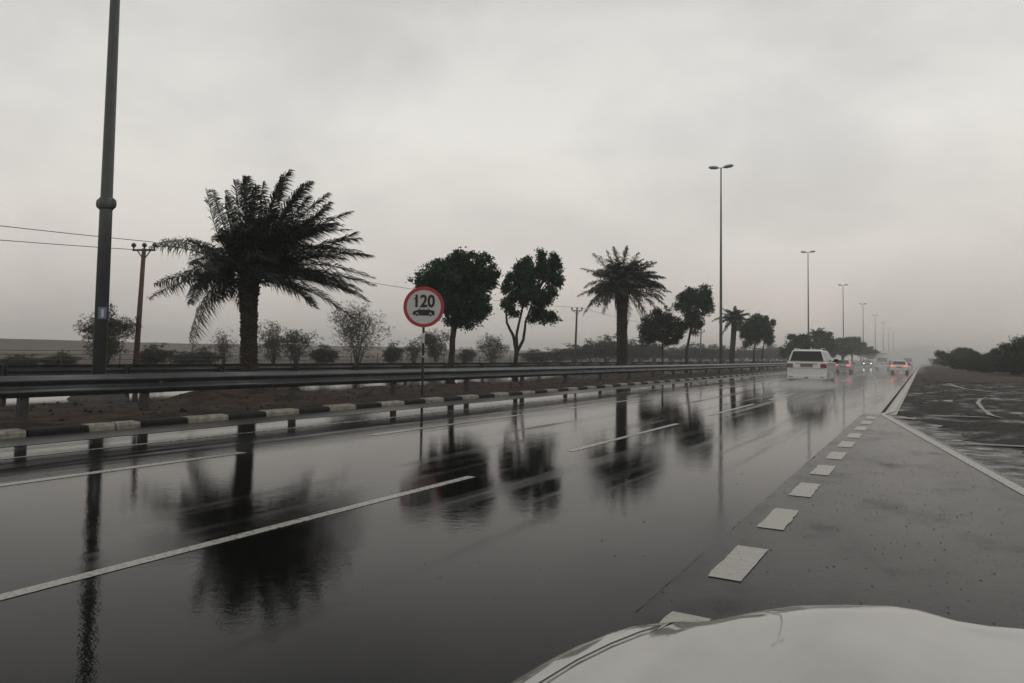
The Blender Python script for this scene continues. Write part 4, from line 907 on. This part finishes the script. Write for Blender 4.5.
        for i_ in range(2): b.box((0, -Lh - .024, belt - .19), (.44, .004, .014)) if i_ else None
    return t
def by_px(x, X_guess_depth):
    d = ray(x, 362); s = X_guess_depth / d.dot(fwd); return (d.x * s, d.y * s)
g = by_px(806.5, 41.0)
vehicle('white_suv', 'white four wheel drive seen from behind, nearest vehicle ahead, spray round its wheels', 'car', (g[0], g[1] + 2.5, 0), 'suv', 'white_paint', 'off', detail=True)
g = by_px(842, 90); vehicle('saloon_car', 'silver car with lit red tail lights just right of the white four wheel drive', 'car', (g[0], g[1] + 2.3, 0), 'sedan', 'silver', 'on')
g = by_px(882, 122); vehicle('white_van', 'pale van without lit lights in the middle of the far traffic', 'van', (g[0], g[1] + 2.5, 0), 'van', 'white_paint', 'off')
g = by_px(892.5, 132); vehicle('saloon_car', 'reddish far car half hidden between the pale van and the white saloon', 'car', (g[0], g[1] + 2.3, 0), 'sedan', 'red_paint', 'on')
g = by_px(899, 90); vehicle('saloon_car', 'white saloon with lit red tail lights, rightmost of the nearer far cars', 'car', (g[0], g[1] + 2.3, 0), 'sedan', 'white_paint', 'on')
g = by_px(907.5, 165); vehicle('estate_car', 'dark grey car farthest right, half hidden behind the white saloon', 'car', (g[0], g[1] + 2.3, 0), 'van', 'grey_paint', 'on')
g = by_px(868, 172); vehicle('saloon_car', 'far car showing two bright white headlights, left of the pale van', 'car', (g[0], g[1], 0), 'sedan', 'grey_paint', 'on', lit_head=True, rot=PI)

# ------------------------------------------------------------------ the car the view is taken from: bonnet and front end
own = thing('parked_car', 'wet white car bonnet and left wing along the bottom edge, beside the lay-by dashes', 'car', (.42, .0, 0))
XC = .42
outline = [(510, 683), (527, 672.5), (545.6, 661.6), (575.7, 646), (611, 632.4), (633, 625.8), (660.5, 622.6), (690, 620.5), (712, 619), (744, 612.5), (770, 607.6), (799, 604), (845, 603.2), (892, 604), (919, 608), (957, 618.7), (990, 624), (1024, 626.5)]
OZ = [.93, .932, .935, .938, .94, .94, .94, .942, .945, .95, .953, .955, .957, .957, .952, .94, .934, .932]
OP = [at_z(x, y, z) for (x, y), z in zip(outline, OZ)]
OP[-1].x = max(OP[-1].x, OP[-2].x + .05)
ctrl = [(-.70, .2, .93), (-.685, .7, .93), (-.66, 1.0, .93)] + [(p.x, p.y, p.z) for p in OP if p.x > -.655] + [(XC, OP[-1].y + .01, .925)]
ctrl.sort(key=lambda p: p[0])
def interp(tab, x, k):
    if x <= tab[0][0]: return tab[0][k]
    for a, c in zip(tab, tab[1:]):
        if x <= c[0]: q = (x - a[0]) / max(1e-6, c[0] - a[0]); return a[k] + (c[k] - a[k]) * q
    return tab[-1][k]
seam_px = [(543, 683), (575.7, 661.6), (611, 643), (641, 629.7), (661, 623.4)]
SP = [at_z(x, y, .955) for x, y in seam_px]
seam = sorted([(-.63, .2), (-.62, .8)] + [(p.x, p.y) for p in SP], key=lambda p: p[0])
XJ = seam[-1][0]
def yo(x): return interp(ctrl, x, 1)
def zo(x): return interp(ctrl, x, 2)
def ys(x): return interp(seam, x, 1) if x < XJ else yo(x) - .004
def zs(x, y):
    d = max(0, yo(x) - y)                      # distance back from the nose
    lift = .018 * (1 - math.exp(-d / .25)) * (1 - .35 * math.exp(-((x - XC) / .28) ** 2))
    roll = -.012 * math.exp(-d / .012) * (1 if x > -.45 else .2)
    crease = .010 * math.exp(-((x + .20) / .09) ** 2) * min(1, d / .1) - .008 * math.exp(-((x - .12) / .12) ** 2) * min(1, d / .1) + .006 * math.exp(-((x + .42) / .05) ** 2) * min(1, d / .1)
    return zo(x) + lift + crease + roll * .35
def panel(x0, x1, ylo, yhi, nx=70, ny=26, zo_=0.0):
    for sgn in (1, -1):
        b = MB()
        for i in range(nx + 1):
            x = x0 + (x1 - x0) * i / nx
            a, c = ylo(x), yhi(x)
            for j in range(ny + 1):
                q = 1 - (1 - j / ny) ** 1.8; y = a + (c - a) * q
                b.v.append(((x if sgn > 0 else 2 * XC - x), y, zs(x, y) + zo_))
        for i in range(nx):
            for j in range(ny):
                k = i * (ny + 1) + j; f_ = (k, k + ny + 1, k + ny + 2, k + 1); b.f.append(f_ if sgn > 0 else f_[::-1]); b.m.append(0)
        yield b
allv = MB()
for b in panel(-.632, XC, lambda x: .2, ys): allv.add(b.v, b.f)
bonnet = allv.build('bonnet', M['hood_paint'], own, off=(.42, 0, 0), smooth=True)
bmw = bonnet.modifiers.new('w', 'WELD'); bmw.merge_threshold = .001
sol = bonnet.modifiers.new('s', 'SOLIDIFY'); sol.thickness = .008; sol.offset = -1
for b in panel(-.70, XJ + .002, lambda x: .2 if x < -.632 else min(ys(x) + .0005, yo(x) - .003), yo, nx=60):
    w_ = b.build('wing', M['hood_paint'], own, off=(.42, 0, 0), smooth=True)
# dark shut line between bonnet and wing
b = MB(); sp_ = [(x, y) for x, y in seam if y > .3]
dense = []
for (x0, y0), (x1, y1) in zip(sp_, sp_[1:]):
    for j in range(6): dense.append((x0 + (x1 - x0) * j / 6, y0 + (y1 - y0) * j / 6))
dense.append(sp_[-1])
for sgn in (1, -1):
    b = MB()
    fx = (lambda x: x) if sgn > 0 else (lambda x: 2 * XC - x)
    for i in range(len(dense) - 1):
        (x0, y0), (x1, y1) = dense[i], dense[i + 1]
        b.quad(*[(fx(x + ox), y + oy, zs(x, y) + .0035) for x, y, ox, oy in ((x0, y0, 0, 0), (x1, y1, 0, 0), (x1, y1, -.004, .008), (x0, y0, -.004, .008))])
    b.build('shut_line', M['plastic'], own, off=(.42, 0, 0))
# skirt: nose and wing sides falling from the outline
b = MB(); xs_ = [c[0] for c in ctrl]; ring = []
for i in range(len(ctrl) - 1):
    for j in range(4):
        q = j / 4; x = ctrl[i][0] + (ctrl[i + 1][0] - ctrl[i][0]) * q; ring.append((x, yo(x)))
ring.append((XC, yo(XC))); ring = ring + [(2 * XC - x, y) for x, y in ring[-2::-1]]
def zedge(x): x = x if x <= XC else 2 * XC - x; return zs(x, yo(x))
rows = [(0, 0), (.004, -.03), (.015, -.10), (.05, -.25), (.055, -.42), (.02, -.58)]
nr = len(ring)
for r_, dz in rows:
    for i, (x, y) in enumerate(ring):
        a = Vector(ring[max(0, i - 1)]); c = Vector(ring[min(nr - 1, i + 1)]); tg = (c - a).normalized(); nn = Vector((-tg.y, tg.x))
        b.v.append((x + nn.x * r_, y + nn.y * r_, zedge(x) + dz if dz > -.2 else .94 + dz))
for j in range(len(rows) - 1):
    for i in range(nr - 1): k = j * nr + i; b.f.append((k, k + 1, k + nr + 1, k + nr)); b.m.append(0)
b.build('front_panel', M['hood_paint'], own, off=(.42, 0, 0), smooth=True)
b = MB(); b.box((XC, .95, .86), (2.0, 1.3, .03)); b.build('dark_backing', M['plastic'], own, off=(.42, 0, 0))  # dark plate added under the bonnet so the gap to the wing looks dark
b = MB(); b.box((XC, yo(XC) + .06, .62), (.9, .03, .16)); b.build('grille', M['plastic'], own, off=(.42, 0, 0), bevel=.01)
for s in (-1, 1):
    b = MB(); b.box((XC + s * .78, 1.78, .70), (.36, .10, .15), rz=-s * .75); b.build('headlight', M['rim'], own, off=(.42, 0, 0), bevel=.02)
    wroot = bpy.data.objects.new('wheel', None); col.objects.link(wroot); wroot.parent = own; wroot.location = (s * .90, 1.0, .36)
    b = MB(); b.tube([(-.11, 0, 0), (-.08, 0, 0), (.08, 0, 0), (.11, 0, 0)], [.33, .36, .36, .33], 28); b.build('tyre', M['tyre'], wroot)
    b = MB(); b.tube([(s * .105, 0, 0), (s * .118, 0, 0)], [.22, .21], 24); b.build('rim', M['rim'], wroot)
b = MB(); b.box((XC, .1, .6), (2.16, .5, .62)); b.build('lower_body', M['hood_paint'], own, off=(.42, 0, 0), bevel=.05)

# ------------------------------------------------------------------ haze and spray
def vol(name, dens, colr, label, cat, aniso=0.0):
    m = bpy.data.materials.new(name); m.use_nodes = True; n = m.node_tree.nodes; n.clear()
    o_ = n.new('ShaderNodeOutputMaterial'); p_ = n.new('ShaderNodeVolumePrincipled'); p_.inputs['Density'].default_value = dens; p_.inputs['Color'].default_value = (*colr, 1); p_.inputs['Anisotropy'].default_value = aniso
    m.node_tree.links.new(p_.outputs[0], o_.inputs['Volume']); return m
HZ = vol('haze_air', .0009, (.97, .96, .94), '', '')
b = MB(); b.box((0, 1050, 16.5), (2900, 2800, 36)); tag(b.build('haze', HZ), 'pale rain haze filling the air over the highway', 'haze', kind='stuff')
SPm = vol('spray_mist', .013, (.97, .97, .96), '', ''); SPm2 = vol('thin_spray_mist', .0105, (.97, .97, .96), '', '')
def spray(cx, cy, cz_, rx, ry, rz, m, label):
    bm = bmesh.new(); bmesh.ops.create_icosphere(bm, subdivisions=3, radius=1)
    for v in bm.verts:
        k = 1 + .25 * noise.noise(v.co * 1.8 + Vector((cx, cy, 0))); v.co = Vector((v.co.x * rx * k, v.co.y * ry * k, max(v.co.z * rz * k, -cz_ + .03)))
    me = bpy.data.meshes.new('spray'); bm.to_mesh(me); bm.free(); me.materials.append(m)
    o = bpy.data.objects.new('spray', me); col.objects.link(o); o.location = (cx, cy, cz_)
    tag(o, label, 'spray', 'road spray thrown up by the traffic', 'stuff')
for k_ in range(5): spray(-5.2 + .12 * k_, 41.5 + .8 * k_, .2, 2.6 - .35 * k_, 8 - 1.2 * k_, .95 - .15 * k_, SPm, ['widest thin spray around the white four wheel drive', 'second shell of spray around the white four wheel drive', 'middle shell of spray around the white four wheel drive', 'inner spray behind the white four wheel drive', 'innermost spray under the white four wheel drive'][k_])
LOW = vol('low_spray_mist', .16, (.97, .97, .96), '', '')
spray(-5.2, 41.5, .08, 1.7, 5.0, .30, LOW, 'dense low spray at the wheels of the white four wheel drive')
spray(-5.1, 42.5, .08, 1.3, 3.6, .42, LOW, 'thick mist trailing directly under the white four wheel drive')
spray(-4.5, 105, .5, 4.5, 35, 1.6, SPm2, 'spray hanging round the cars with lit tail lights')
spray(-4.0, 210, 1, 6, 80, 3.0, SPm2, 'spray cloud hanging over the far traffic')
spray(-1, 420, 1, 14, 170, 8, vol('far_spray_mist', .0055, (.97, .97, .96), '', ''), 'spray and rain haze closing the far end of the road')
